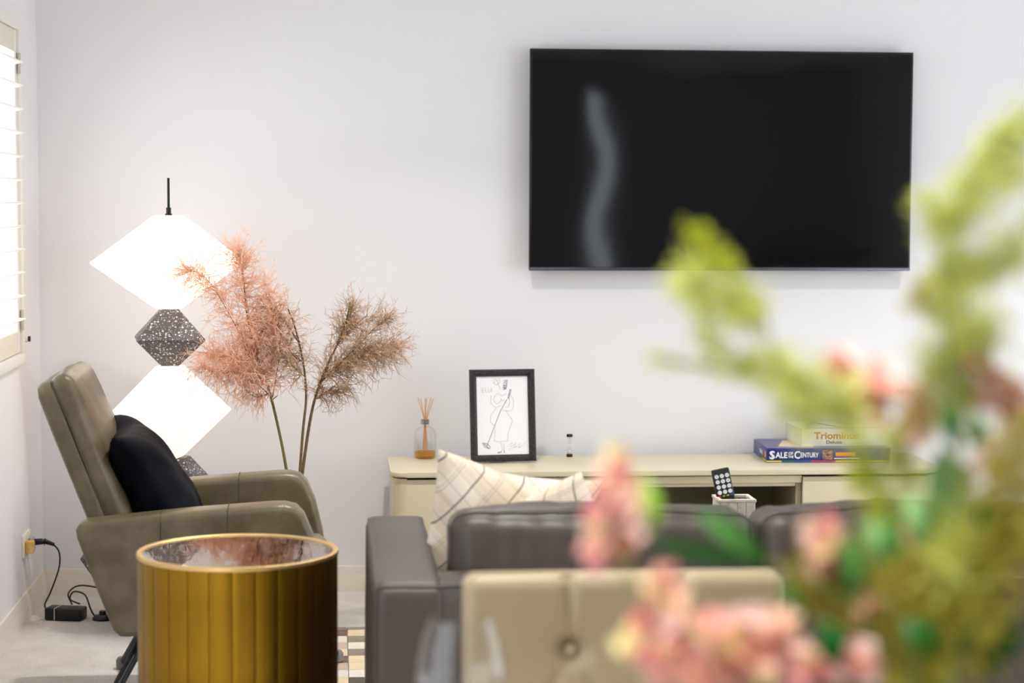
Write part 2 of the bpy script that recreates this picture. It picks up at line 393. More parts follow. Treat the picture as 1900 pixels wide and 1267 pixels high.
# curved end panels
for e, sg in ((sx0+.008, 1), (sx1-.008, -1)):
    pts = []; r = .05; yf = sy0+.012
    for k in range(9):
        q = R(90*k/8); pts.append((e+sg*(r-r*math.cos(q)), yf+r-r*math.sin(q)))
    inner = [(e+sg*r, yf+.018), (e+sg*.022, yf+r+.01), (e+sg*.022, sy1-.005), (e, sy1-.005)]
    P = pts+inner; b = bmesh.new()
    A = [b.verts.new((x, y, .06)) for x, y in P]; B = [b.verts.new((x, y, sz-.024)) for x, y in P]; n = len(P)
    b.faces.new(A); b.faces.new(B[::-1])
    for i in range(n): b.faces.new((A[i], A[(i+1) % n], B[(i+1) % n], B[i]))
    bmesh.ops.recalc_face_normals(b, faces=b.faces[:]); MB().bm(b).build('end_panel', SB, sbd)
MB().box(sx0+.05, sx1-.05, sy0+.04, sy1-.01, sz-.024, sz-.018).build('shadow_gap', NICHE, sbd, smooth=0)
d0, d1, d2, d3 = .249, .706, 1.674, 2.135
for a, b_ in ((d0, d1), (d2, d3)):
    MB().rbox(a+.002, b_-.002, sy0+.012, sy0+.032, .062, sz-.028, .002).build('door', SB, sbd)
for a in (d1, d2-.02):
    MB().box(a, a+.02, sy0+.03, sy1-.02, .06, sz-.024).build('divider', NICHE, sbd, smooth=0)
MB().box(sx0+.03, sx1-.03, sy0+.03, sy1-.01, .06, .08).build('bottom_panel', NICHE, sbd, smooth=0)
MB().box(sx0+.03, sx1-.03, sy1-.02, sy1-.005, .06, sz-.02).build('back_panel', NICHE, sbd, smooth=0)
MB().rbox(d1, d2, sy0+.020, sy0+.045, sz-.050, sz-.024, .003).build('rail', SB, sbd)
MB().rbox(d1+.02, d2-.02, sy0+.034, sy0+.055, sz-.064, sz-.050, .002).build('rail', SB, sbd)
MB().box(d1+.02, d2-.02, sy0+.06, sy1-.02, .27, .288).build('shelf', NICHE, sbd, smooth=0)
for x in (sx0+.15, sx1-.15):
    for y in (sy0+.08, sy1-.07): MB().tube([(x, y, .06), (x, y, 0)], [.018, .014], 12).build('leg', BMETAL, sbd)

# ------------------------------------------------------------------ things on the sideboard
# reed diffuser
dx, dy = .335, -.13
df = thing('reed_diffuser', 'clear glass reed diffuser bottle with orange reeds and amber oil', 'diffuser', (dx, dy, sz))
outer = [(.034,0),(.040,.003),(.041,.010),(.041,.085),(.038,.102),(.028,.114),(.015,.120),(.0145,.142)]
inner = [(r-.0022, max(z, .005)) for r, z in outer[::-1]]
MB().lathe([(r, z+sz) for r, z in outer+inner], dx, dy, 32, True, True).build('bottle', GLASS, df)
MB().lathe([(.034, sz+.0055), (.0376, sz+.008), (.0376, sz+.026), (.001, sz+.026)], dx, dy, 32, True, False).build('oil', OIL, df)
MB().lathe([(.0150, sz+.128), (.0165, sz+.128), (.0165, sz+.144), (.0150, sz+.144)], dx, dy, 24, False, False).build('collar', STEEL, df)
RE = mat('reed', (225, 168, 118), .7)
for i, (bx, tx) in enumerate(((.012,-.026),(.006,-.016),(-.004,.001),(.000,.006),(-.010,.022),(-.006,.030))):
    yy = (i % 3-1)*.006
    MB().tube([(dx+bx, dy+yy, sz+.008), (dx+(bx*.35+tx*.1), dy+yy*.6, sz+.13), (dx+tx, dy-yy*1.5, sz+.226-.004*(i % 2))], .0017, 6).build('reed', RE, df)
# hourglass
hx, hy = .878, -.12
hg = thing('sand_timer', 'tiny glass sand timer with black end caps on sideboard', 'sand timer', (hx, hy, sz))
for z in (0, .075): MB().lathe([(.011, sz+z), (.0115, sz+z+.001), (.0115, sz+z+.0095), (.011, sz+z+.0105)], hx, hy, 20).build('cap', BLACK, hg)
pr = [(.0085, .0106),(.0088,.020),(.0075,.032),(.0030,.040),(.0014,.043),(.0030,.046),(.0075,.054),(.0088,.066),(.0085,.0748)]
MB().lathe([(r, z+sz) for r, z in pr+[(r-.0008, z) for r, z in pr[::-1]]], hx, hy, 20, False, False).build('glass_bulb', GLASS, hg)
MB().lathe([(.0070, sz+.012), (.0074, sz+.018), (.0008, sz+.024)], hx, hy, 16).build('sand', mat('sand', (222, 206, 180), .9), hg)
# picture frame
pf = thing('picture_frame', 'black textured picture frame holding a line sketch of a singer', 'picture frame', (.6155, -.275, sz))
FRM = mat('frame_black', (66, 64, 66), .4, noise_s=260, noise_a=.12, col2=(24, 23, 24), bump=1, bump_s=220)
PW, PH, bw = .243, .338, .0255
lean = Matrix.Rotation(R(-7), 4, 'X'); rz = Matrix.Rotation(R(7), 4, 'Z'); PM = rz @ lean
def loc_obj(b, name, m_, parent, smooth=40):
    b.xf(PM); return b.build(name, m_, parent, smooth, local=True)
def mitre(x0, z0, x1, z1, side):
    # profile across the width: outer low -> crest -> inner low
    pr = [(0, 0), (0, -.014), (.006, -.019), (.015, -.019), (.022, -.012), (bw, -.009), (bw, 0)]
    vs = []
    for end in (0, 1):
        for w_, y in pr:
            if side == 'b': p = (x0+w_ if end == 0 else x1-w_, y, z0+w_)
            if side == 't': p = (x0+w_ if end == 0 else x1-w_, y, z1-w_)
            if side == 'l': p = (x0+w_, y, z0+w_ if end == 0 else z1-w_)
            if side == 'r': p = (x1-w_, y, z0+w_ if end == 0 else z1-w_)
            vs.append(p)
    n = len(pr); b = bmesh.new(); V = [b.verts.new(v) for v in vs]
    for i in range(n): b.faces.new((V[i], V[(i+1) % n], V[n+(i+1) % n], V[n+i]))
    b.faces.new(V[:n]); b.faces.new(V[n:][::-1]); bmesh.ops.recalc_face_normals(b, faces=b.faces[:]); return MB().bm(b)
for sd in 'btlr': loc_obj(mitre(-PW/2, .004, PW/2, PH+.004, sd), 'frame_side', FRM, pf)
loc_obj(MB().box(-PW/2+.01, PW/2-.01, -.003, .004, .014, PH-.006), 'backing', BLACK, pf, 0)
paper = loc_obj(MB().box(-PW/2+bw-.004, PW/2-bw+.004, -.0055, -.0032, .004+bw-.004, PH+.004-bw+.004), 'paper', mat('paper', (240, 240, 243), .6), pf, 0)
MB().add([PM @ Vector(v) for v in ((-.03,.004,.20),(.03,.004,.20),(.03,.13,.003+.02),(-.03,.13,.003+.02),(-.03,.007,.20),(.03,.007,.20),(.03,.134,.003+.02),(-.03,.134,.003+.02))],
         [(0,1,2,3),(7,6,5,4),(0,4,5,1),(1,5,6,2),(2,6,7,3),(3,7,4,0)]).build('easel_strut', BLACK, pf, 0, local=True)
def sk(x, y): # crop coordinates of the sketch -> paper
    return Vector((-PW/2+bw+(x-168)/(815-168)*(PW-2*bw), -.0058, .004+bw+(1100-y)/(1100-148)*(PH-2*bw)))
PENCIL = mat('pencil_grey', (128, 128, 134), .8); INK = mat('ink_dark', (62, 62, 68), .7)
def stroke(name, lines, r, m_, curve=True):
    b = MB()
    for l in lines:
        P = [sk(*p) for p in l]
        if curve and len(P) > 2: P = bez(P, 6)
        b.tube(P, r, 5)
    b.xf(PM); return b.build(name, m_, paper, 60, local=True)
stroke('lettering', [[(237,290),(241,340)],[(237,290),(262,289)],[(239,315),(258,314)],[(241,340),(264,339)],[(280,285),(283,340),(306,339)],[(314,285),(317,336),(340,335)],[(342,336),(353,281),(369,336)],[(346,315),(364,314)]], .0004, PENCIL, False)
stroke('drawn_figure', [[(435,350),(460,375),(500,382),(548,355)],[(430,360),(392,400),(386,440),(425,482),(470,450),(478,425)],[(350,380),(350,470),(400,525),(470,505)],
    [(600,380),(632,440),(627,520),(590,570),(500,562)],[(560,400),(585,450),(570,510),(530,530)],[(410,540),(352,610),(335,660),(346,712),(385,752)],[(530,560),(570,625),(612,690),(582,770),(556,850),(550,930)],
    [(396,770),(388,850),(382,932)],[(380,932),(440,945),(500,938),(556,935)],[(462,955),(480,1030),(470,1050)],[(495,955),(502,1040),(498,1070)],
    [(390,230),(400,185),(430,200),(440,240),(410,250),(380,220)],[(430,200),(460,180),(470,215),(440,240)],[(440,240),(460,280),(470,310)],[(470,425),(490,440),(520,445)]], .00042, PENCIL)
stroke('drawn_microphone', [[(552,430),(465,570)],[(465,570),(285,995)],[(590,310),(562,420)],[(605,315),(572,425)],[(590,310),(605,315)],[(575,370),(590,375)],[(232,955),(255,1000),(320,1030),(330,1005),(290,965),(232,955)],[(250,965),(310,1020)]], .0008, INK, False)
stroke('drawn_hair', [[(522,200),(562,195),(530,230),(560,235),(515,262),(555,262),(498,290),(545,285),(505,312),(545,300)],[(530,200),(510,260),(530,300)],[(556,200),(552,260),(540,300)]], .0006, INK)
stroke('drawn_shoe', [[(418,1076),(450,1066),(476,1058)],[(418,1077),(472,1074)]], .0006, INK)
stroke('drawn_shoe', [[(498,1040),(508,1080),(496,1062)]], .0006, INK)
stroke('signature', [[(535,1010),(575,975),(610,955),(575,1005),(620,990),(655,955),(630,1010),(670,995),(700,970),(690,1025),(740,985),(790,950)],[(560,1040),(640,1015),(720,1010)]], .0003, PENCIL)

# board games
def box_game(name, label, cx, cy, cz, w_, d_, h_, rot, m_):
    o = thing(name, label, 'board game', (cx, cy, cz)); o.rotation_euler = (0, 0, rot)
    MB().rbox(-w_/2, w_/2, -d_/2, d_/2, 0, h_, .0015).build('box', m_, o, local=True); return o
BLUE = mat('game_blue', (26, 36, 112), .3); LID = mat('game_lid', (70, 66, 110), .3)
fl = Vector((1.583, -.335)); bl = Vector((1.598, -.03)); ang = math.atan2(fl.x-bl.x, bl.y-fl.y)
gw, gd, gh = .46, .30, .053
cx = fl.x+gw/2*math.cos(ang)-gd/2*math.sin(ang); cy = fl.y+gw/2*math.sin(ang)+gd/2*math.cos(ang)
g1 = box_game('board_game_box', 'dark blue board game box with rainbow stripe, lower of two', cx, cy, sz, gw, gd, gh, ang, BLUE)
MB().box(-gw/2+.004, gw/2-.004, -gd/2+.004, gd/2-.004, gh, gh+.0006).build('lid_print', LID, g1, 0, local=True)
MB().add([(-gw/2+.05,-gd/2+.05,gh+.0006),(-gw/2+.18,-gd/2+.03,gh+.0006),(-gw/2+.20,gd/2-.04,gh+.0006),(-gw/2+.10,gd/2-.06,gh+.0006),(-gw/2+.05,-gd/2+.05,gh+.001),(-gw/2+.18,-gd/2+.03,gh+.001),(-gw/2+.20,gd/2-.04,gh+.001),(-gw/2+.10,gd/2-.06,gh+.001)],[(4,5,6,7),(0,1,5,4),(1,2,6,5),(2,3,7,6),(3,0,4,7)]).build('lid_picture', mat('game_cream', (214, 196, 168), .35), g1, 0, local=True)
def put_text(txt, size, width, m_, parent, x, y, z, side='f', offset=0, name='lettering'):
    V, F = text_mesh(txt, size, width, offset)
    if side == 'f': V = [Vector((x+v.x, y-v.z, z+v.y)) for v in V]
    else: V = [Vector((y-v.z, x-v.x, z+v.y)) for v in V]
    b = MB(); b.add(V, F); return b.build(name, m_, parent, 0, local=True)
PW_ = mat('print_white', (240, 240, 240), .4)
fy = -gd/2-.0003; L0 = -gw/2
put_text('S', .042, .020, PW_, g1, L0+.010, fy, .014, offset=.0008); put_text('I', .046, .003, PW_, g1, L0+.018, fy, .012)
put_text('ALE', .030, .044, PW_, g1, L0+.032, fy, .018, offset=.0006)
put_text('OF', .014, .018, PW_, g1, L0+.080, fy, .030, offset=.0003); put_text('THE', .012, .020, PW_, g1, L0+.079, fy, .018, offset=.0003)
put_text('C', .038, .022, PW_, g1, L0+.102, fy, .016, offset=.0006); put_text('ENTURY', .025, .066, PW_, g1, L0+.126, fy, .020, offset=.0003)
put_text('SALE', .022, .07, PW_, g1, -gd/2+.16, -gw/2-.0003, .02, 's')
xs = L0
for c_, ln in (((226,206,60),.055),((40,120,70),.05),((50,90,180),.06),((200,60,70),.09),((232,200,50),.205)):
    MB().box(xs, xs+ln, fy-.0006, -gd/2+.001, .003, .0075).build('rainbow_stripe', mat('stripe_%d_%d_%d' % c_, c_, .4), g1, 0, local=True); xs += ln
for k, (c_, a, e) in enumerate((((226,206,60), -.15, -.05), ((40,120,70), -.05, .05), ((50,90,180), .05, .15))):
    MB().box(-gw/2-.0007, -gw/2+.001, a, e, .003, .0075).build('rainbow_stripe', mat('stripe_%d_%d_%d' % c_, c_, .4), g1, 0, local=True)
MB().softbox((L0+.225, fy, .030), (.019, .0008, .019), .0008, 4).build('round_picture', mat('portrait_print', (176, 130, 110), .5, noise_s=120, noise_a=.1, col2=(70, 50, 60)), g1, local=True)
MB().box(L0+.255, L0+.33, fy-.0005, fy+.0004, .024, .038).build('orange_print', mat('print_orange', (226, 130, 50), .5), g1, 0, local=True)
MB().box(L0+.25, L0+.345, fy-.0005, fy+.0004, .014, .017).build('white_print', PW_, g1, 0, local=True)
MB().box(-gw/2-.0006, -gw/2+.0004, -gd/2+.02, -gd/2+.05, .015, .04).build('orange_print', MATS['print_orange'], g1, 0, local=True)
tw, td, th = .37, .25, .066
g2 = box_game('board_game_box', 'white board game box with orange title, upper of two', 1.905, -.165, sz+gh+.001, tw, td, th, R(1.5), mat('game_white', (232, 228, 222), .35))
fy = -td/2-.0003; T0 = -tw/2
put_text('Triominos', .036, .172, mat('print_rust', (206, 112, 62), .5), g2, T0+.045, fy, .028, offset=.0009)
put_text('Deluxe', .017, .060, mat('print_navy', (60, 74, 96), .5), g2, T0+.092, fy, .010, offset=.0003)
roof = MB()
for q in ((T0+.02, T0+.16),):
    roof.tube([(q[0], -td/2+.02, th+.0012), (sum(q)/2, td/2-.03, th+.0012), (q[1], -td/2+.02, th+.0012)], .0022, 5)
    roof.tube([(q[0]-.01, -td/2+.012, th+.0012), (q[1]+.15, -td/2+.012, th+.0012)], .0018, 5)
roof.build('lid_print', mat('print_blue', (120, 146, 176), .4), g2, local=True)

# ------------------------------------------------------------------ lamp
LX, LY = -.568, -.55
lamp = thing('floor_lamp', 'stacked diamond floor lamp with glowing white and speckled shades', 'lamp', (LX, LY, 0))
def shade_mat(name, k):
    return mat(name, (250, 246, 238), .6, emit=(255, 230, 203), emit_s=k)
def bipyr(cx, cy, z0, zm, z1, a, t0, t1, rot, rb=.006):
    b = bmesh.new(); V = []
    for z, h in ((z0, t0), (zm-.002, a), (zm+.002, a), (z1, t1)):
        V.append([b.verts.new((h*sx, h*sy, z)) for sx, sy in ((-1,-1),(1,-1),(1,1),(-1,1))])
    b.faces.new(V[0][::-1]); b.faces.new(V[3])
    for k in range(3):
        for i in range(4): b.faces.new((V[k][i], V[k][(i+1) % 4], V[k+1][(i+1) % 4], V[k+1][i]))
    bmesh.ops.bevel(b, geom=b.edges[:], offset=rb*.4, segments=2, profile=.5, affect='EDGES', clamp_overlap=True)
    bmesh.ops.rotate(b, verts=b.verts[:], cent=(0,0,0), matrix=Matrix.Rotation(rot, 3, 'Z')); bmesh.ops.translate(b, verts=b.verts[:], vec=(cx, cy, 0))
    return MB().bm(b)
TERR = mat('terrazzo', (84, 82, 88), .55)
N_, L_, B_ = nodes(TERR)
tcc = N_.new('ShaderNodeTexCoord'); acc = None
for sc, th_ in ((95, .30), (190, .27)):
    vo = N_.new('ShaderNodeTexVoronoi'); vo.inputs['Scale'].default_value = sc; vo.inputs['Randomness'].default_value = 1
    L_.new(tcc.outputs['Object'], vo.inputs['Vector'])
    lt = N_.new('ShaderNodeMath'); lt.operation = 'LESS_THAN'; lt.inputs[1].default_value = th_; L_.new(vo.outputs['Distance'], lt.inputs[0])
    sp_ = N_.new('ShaderNodeSeparateColor'); L_.new(vo.outputs['Color'], sp_.inputs[0])
    g_ = N_.new('ShaderNodeMath'); g_.operation = 'GREATER_THAN'; g_.inputs[1].default_value = .5; L_.new(sp_.outputs[0], g_.inputs[0])
    ml = N_.new('ShaderNodeMath'); ml.operation = 'MULTIPLY'; L_.new(lt.outputs[0], ml.inputs[0]); L_.new(g_.outputs[0], ml.inputs[1])
    if acc is None: acc = ml
    else:
        mm = N_.new('ShaderNodeMath'); mm.operation = 'MAXIMUM'; L_.new(acc.outputs[0], mm.inputs[0]); L_.new(ml.outputs[0], mm.inputs[1]); acc = mm
mx = N_.new('ShaderNodeMix'); mx.data_type = 'RGBA'; mx.inputs[6].default_value = (*lin((84,82,88)),1); mx.inputs[7].default_value = (*lin((225,222,218)),1)
L_.new(acc.outputs[0], mx.inputs[0]); L_.new(mx.outputs[2], B_.inputs['Base Color'])
bipyr(LX+.02, LY, .0, .265, .586, .258, .13, .038, R(-13)).build('speckled_base', TERR, lamp)
bipyr(LX, LY, .584, .738, .904, .168, .034, .038, R(-14)).build('lit_shade', shade_mat('shade_low', .95), lamp)
bipyr(LX, LY, .904, .998, 1.101, .116, .030, .030, R(7)).build('speckled_diamond', TERR, lamp)
bipyr(LX, LY, 1.101, 1.262, 1.422, .206, .036, .040, R(-15)).build('lit_shade', shade_mat('shade_high', 1.6), lamp)
MB().lathe([(.012, 1.420), (.012, 1.428), (.0085, 1.428), (.0085, 1.449), (.0045, 1.450), (.0045, 1.551)], LX, LY, 16).build('rod', BMETAL, lamp)

# ------------------------------------------------------------------ dried branches in a wooden vase
VX, VY = -.148, -.90
WOOD = mat('pale_wood', (216, 178, 128), .55)
N_, L_, B_ = nodes(WOOD)
tcc = N_.new('ShaderNodeTexCoord'); mp = N_.new('ShaderNodeMapping'); mp.inputs['Scale'].default_value = (14, 14, 1.5); L_.new(tcc.outputs['Object'], mp.inputs['Vector'])
tn = N_.new('ShaderNodeTexNoise'); tn.inputs['Scale'].default_value = 4; tn.inputs['Detail'].default_value = 6; L_.new(mp.outputs[0], tn.inputs['Vector'])
rp = N_.new('ShaderNodeValToRGB'); rp.color_ramp.elements[0].position = .35; rp.color_ramp.elements[1].position = .65
rp.color_ramp.elements[0].color = (*lin((190,146,92)),1); rp.color_ramp.elements[1].color = (*lin((226,194,146)),1)
L_.new(tn.outputs['Fac'], rp.inputs[0]); L_.new(rp.outputs[0], B_.inputs['Base Color'])
vz = .535
def sqlathe(prof, cx, cy, rot, bev):
    b = bmesh.new(); V = []
    for h, z in prof: V.append([b.verts.new((h*sx, h*sy, z)) for sx, sy in ((-1,-1),(1,-1),(1,1),(-1,1))])
    for k in range(len(prof)-1):
        for i in range(4): b.faces.new((V[k][i], V[k][(i+1) % 4], V[k+1][(i+1) % 4], V[k+1][i]))
    b.faces.new(V[0][::-1]); b.faces.new(V[-1])
    bmesh.ops.rotate(b, verts=b.verts[:], cent=(0,0,0), matrix=Matrix.Rotation(rot, 3, 'Z')); bmesh.ops.translate(b, verts=b.verts[:], vec=(cx, cy, 0))
    return MB().bm(b)
tag(sqlathe([(.062, 0), (.072, .004), (.074, .42), (.068, .455), (.045, .490), (.043, vz-.002), (.041, vz), (.030, vz), (.030, vz-.10), (.055, .36), (.055, .02)], VX, VY, R(-12), 0).build('wooden_vase', WOOD, smooth=25),
    'pale wooden square-necked vase holding three dried branches', 'vase')
BARK = mat('bark', (92, 70, 54), .8, noise_s=60, noise_a=.2, col2=(122, 104, 70)); BARKG = mat('bark_green', (118, 104, 62), .8)
PINK = translucent(mat('plume_pink', (248, 222, 200), .8, noise_s=9, noise_a=.2, col2=(242, 206, 178)), .45); PINKD = translucent(mat('plume_dusk', (214, 182, 166), .8, noise_s=9, noise_a=.25, col2=(212, 184, 140)), .4)
def tendrils(b, path, n, L, spread, droop, r0=.0008, seed=1, yspread=1.0):
    """feathery clumps: side sprigs along the path, each set with curling hairs"""
    rnd = random.Random(seed); k = len(path)
    def g(s_=1.0): return Vector((rnd.gauss(0, s_), rnd.gauss(0, s_)*yspread, rnd.gauss(0, s_)))
    def curl(p, d, ln, seg, wig, r):
        P_ = [p.copy()]; q = p.copy(); bend = g(.30)
        for s_ in range(seg):
            d = (d+bend*.55+g(wig)+Vector((0, 0, -droop))).normalized()
            if s_ == seg//2: bend = -bend*.9
            q = q+d*ln/seg; P_.append(q.copy())
        b.tube(P_, [r*(1-.75*i/seg) for i in range(seg+1)], 3, cap=False); return P_, d
    for i in range(n):
        t = rnd.random(); f = t*(k-1); j = min(int(f), k-2); p = path[j].lerp(path[j+1], f-j)
        tg = (path[min(j+1, k-1)]-path[j]).normalized()
        d = (tg*(1-spread)+g().normalized()*spread).normalized()
        ln = L*(.5+.8*rnd.random())*(1-.25*t)
        P_, _ = curl(p, d, ln, 5, .14, r0)
        for h in range(4):
            u = rnd.uniform(.1, .95)*5; jj = min(int(u), 4); m_ = P_[jj].lerp(P_[jj+1], u-jj); dd = (P_[jj+1]-P_[jj]).normalized()
            curl(m_, (dd*.75+g().normalized()*.75).normalized(), ln*rnd.uniform(.22, .5), 3, .2, r0*.75)
def px_path(pts, Y, dy=None, n=6):
    P = [at(x, y, Y+((dy[i] if dy else 0))) for i, (x, y) in enumerate(pts)]; return bez(P, n)
def branch(label, stem, twigs, plumes, Y, stem_r, pm, bark):
    base = at(*stem[0], Y); foot = Vector((VX+(base.x-VX)*.3, VY, .06))
    o = thing('dried_branch', label, 'branch', (foot.x, foot.y, foot.z))
    P = [foot]+px_path(stem, Y); n = len(P)
    MB().tube(P, [stem_r*(1-.6*i/n) for i in range(n)], 8).build('stem', bark, o)
    for t in twigs:
        tp = px_path(t[0], Y, t[1] if len(t) > 1 else None); n = len(tp)
        MB().tube(tp, [stem_r*.45*(1-.75*i/n) for i in range(n)], 6).build('twig', bark, o)
    for k, (pts, dy, cnt, L, sp_, dr) in enumerate(plumes):
        b = MB(); tendrils(b, px_path(pts, Y, dy), int(cnt*.40), L*1.45, sp_, dr*.8, seed=k*13+len(stem), yspread=.8, r0=.00135)
        q = b.build('plume', pm, o, 0); q['kind'] = 'stuff'
    return o
branch('tall dried branch with the fullest blush pink feathery plume, beside the lamp', [(533,880),(522,820),(505,745),(492,700),(470,640),(458,580),(452,520),(444,480)],
    [([(492,700),(462,660),(440,610),(400,540),(372,505)], [0,-.02,-.04,-.06,-.07]), ([(505,738),(480,715),(440,690),(405,670)], [0,.02,.03,.05]), ([(500,730),(470,735),(440,700)], [0,-.03,-.05]), ([(505,740),(512,700),(520,640),(516,590)], [0,-.02,-.04,-.04]), ([(470,640),(500,590),(505,560)], [0,.03,.05]), ([(502,745),(512,736),(516,733)],)],
    [([(492,700),(462,650),(440,600),(400,540),(372,508),(345,500)], [0,-.02,-.04,-.06,-.07,-.08], 620, .080, .60, .02),
     ([(480,660),(464,600),(455,540),(448,490),(438,470)], None, 620, .080, .62, -.02),
     ([(495,690),(460,680),(420,660),(385,655)], [0,.02,.03,.05], 520, .075, .66, .06),
     ([(500,720),(480,700),(450,690),(400,690),(370,680)], [0,-.03,-.05,-.06,-.07], 520, .080, .65, .10),
     ([(500,700),(505,660),(510,620),(505,570),(490,520)], [0,-.02,-.04,-.04,-.03], 560, .072, .68, .0),
     ([(470,640),(500,600),(520,580)], [0,.03,.05], 300, .065, .66, .02),
     ([(500,735),(470,730),(445,715)], [0,-.02,-.04], 110, .065, .55, .35)], VY, .0052, PINK, BARKG)
branch('bare-tipped dark dried branch rising between two feathery ones', [(556,882),(562,800),(568,740),(565,690),(556,640),(545,600),(534,572)],
    [([(566,700),(545,680),(528,665),(515,640)], [0,-.02,-.03,-.04]), ([(563,672),(540,655),(522,620),(505,580),(490,570)], [0,.02,.03,.03,.03]), ([(554,635),(535,605),(520,580),(500,572)], [0,-.01,-.02,-.03])],
    [([(563,672),(540,655),(522,620),(505,580),(490,572)], [0,.02,.03,.03,.03], 260, .060, .72, .02), ([(566,700),(545,682),(525,662),(510,640)], [0,-.02,-.03,-.04], 220, .060, .72, .02),
     ([(565,690),(550,620),(535,575)], None, 50, .05, .7, .0), ([(550,630),(530,600),(512,580)], [0,-.01,-.02], 120, .055, .7, -.02)], VY-.012, .0050, PINKD, BARK)
branch('leaning dried branch with dusky brown plume swept towards the sideboard', [(560,884),(572,800),(583,745),(602,690),(625,640),(641,600),(650,560)],
    [([(595,710),(625,680),(665,640),(700,605),(720,590)], [0,-.02,-.04,-.05,-.06]), ([(625,640),(645,610),(660,585)], [0,.02,.03]), ([(588,740),(610,725),(635,730)], [0,.02,.03]), ([(600,700),(640,670),(690,655)], [0,.03,.05])],
    [([(600,700),(640,670),(690,648),(730,645)], [0,.03,.05,.06], 520, .088, .42, .10), ([(595,705),(630,685),(665,660),(705,650)], [0,-.02,-.04,-.05], 420, .085, .42, .13),
     ([(625,640),(643,600),(655,565)], [0,.0,.0], 260, .060, .6, -.05), ([(650,650),(690,612),(722,588)], [-.03,-.05,-.06], 200, .065, .5, .05),
     ([(630,640),(650,612),(670,600),(700,582)], [0,.02,.03,.03], 180, .06, .5, .0), ([(588,738),(610,725),(640,728)], [0,.02,.03], 190, .062, .5, .10), ([(585,735),(600,690)], None, 40, .05, .75, .0)], VY+.012, .0056, PINKD, BARK)

# ------------------------------------------------------------------ armchair
OLIVE = mat('olive_leather', (120, 108, 84), .33, noise_s=13, noise_a=.2, col2=(92, 81, 58), bump=.12, bump_s=240)
AX, AY = -.36, -1.72
ac = thing('armchair', 'olive grey leather armchair with high reclined back and black legs', 'armchair', (AX, AY, 0))
arm = [(-.690,.597),(-.672,.606),(-.40,.632),(-.17,.648),(-.135,.648),(-.105,.640),(-.084,.618),(-.060,.560),(-.038,.47),(-.030,.41),(-.045,.372),(-.11,.345),(-.40,.305),(-.560,.288),(-.582,.290),(-.600,.306),(-.64,.41),(-.695,.56),(-.698,.583)]
for y0_, y1_ in ((-2.10, -1.99), (-1.46, -1.35)):
    a_ = MB().prism_xz(arm, y0_, y1_, .022, 4).build('arm', OLIVE, ac, 35)
    for xs_, zt_ in ((-.47, .6265), (-.29, .6415)):   # stitched joins across the arm
        MB().tube([(xs_, y0_-.0002, zt_-.10), (xs_, y0_-.0002, zt_-.024), (xs_, y0_+.006, zt_-.007), (xs_, y0_+.022, zt_-.0005), (xs_, y1_-.022, zt_-.0005)], .0016, 5).build('seam', mat('seam_dark', (70, 64, 52), .6), a_)
rec = Matrix.Rotation(R(-21), 3, 'Y')
bc = Vector((-.705, -1.725, .725))
MB().softbox(bc, (.030, .245, .262), .028, 12, (.0, .0, .006), .0015, 5, rec).build('back_frame', OLIVE, ac, 180)
cc = bc+rec @ Vector((.046, 0, .006))
bcush = MB().softbox(cc, (.032, .243, .262), .031, 26, (.028, 0, .006), .004, 7, rec, 5).build('back_cushion', OLIVE, ac, 180)
fm = softmap(cc, (.032, .243, .262), .031, (.028, 0, .006), .004, 7, rec, 5)
ring = [(-.9, -1, -1+2*k/24) for k in range(25)]+[(-.9, -1+2*k/16, 1) for k in range(1, 17)]+[(-.9, 1, 1-2*k/24) for k in range(1, 25)]
MB().tube([fm(p) for p in ring], .0028, 6).build('piping', mat('olive_piping', (92, 86, 70), .5), bcush)
MB().softbox((-.335, -1.725, .315), (.27, .268, .045), .03, 10).build('seat_base', OLIVE, ac, 180)
MB().softbox((-.332, -1.725, .415), (.312, .262, .060), .045, 18, (.008, 0, .016), .003, 6, None, 2).build('seat_cushion', OLIVE, ac, 180)
MB().softbox((-.555, -1.725, .46), (.05, .25, .11), .03, 10).build('rear_panel', OLIVE, ac, 180)
GLIDE = mat('grey_glide', (120, 118, 116), .4)
for fx, fy_, tx_, ty_ in ((-.667, -1.225, -.50, -1.50), (.005, -1.225, -.13, -1.50), (-.667, -2.20, -.50, -1.95), (.005, -2.20, -.13, -1.95)):
    zb = .0145 if fx > -.1 and fy_ > -2 else .004
    lg = MB().tube([(tx_, ty_, .315), (fx, fy_, zb+.012)], [.017, .013], 12).build('leg', BMETAL, ac)
    MB().lathe([(.017, zb-.003), (.021, zb), (.021, zb+.024), (.015, zb+.034)], fx, fy_, 14).build('foot_glide', GLIDE, lg)
for yy, ty_ in ((-1.225, -1.50), (-2.20, -1.95)):
    f_ = .42
    MB().tube([(-.667+.167*f_, yy+(ty_-yy)*f_, .14), (.005-.135*f_, yy+(ty_-yy)*f_, .14)], .010, 10).build('stretcher', BMETAL, ac)

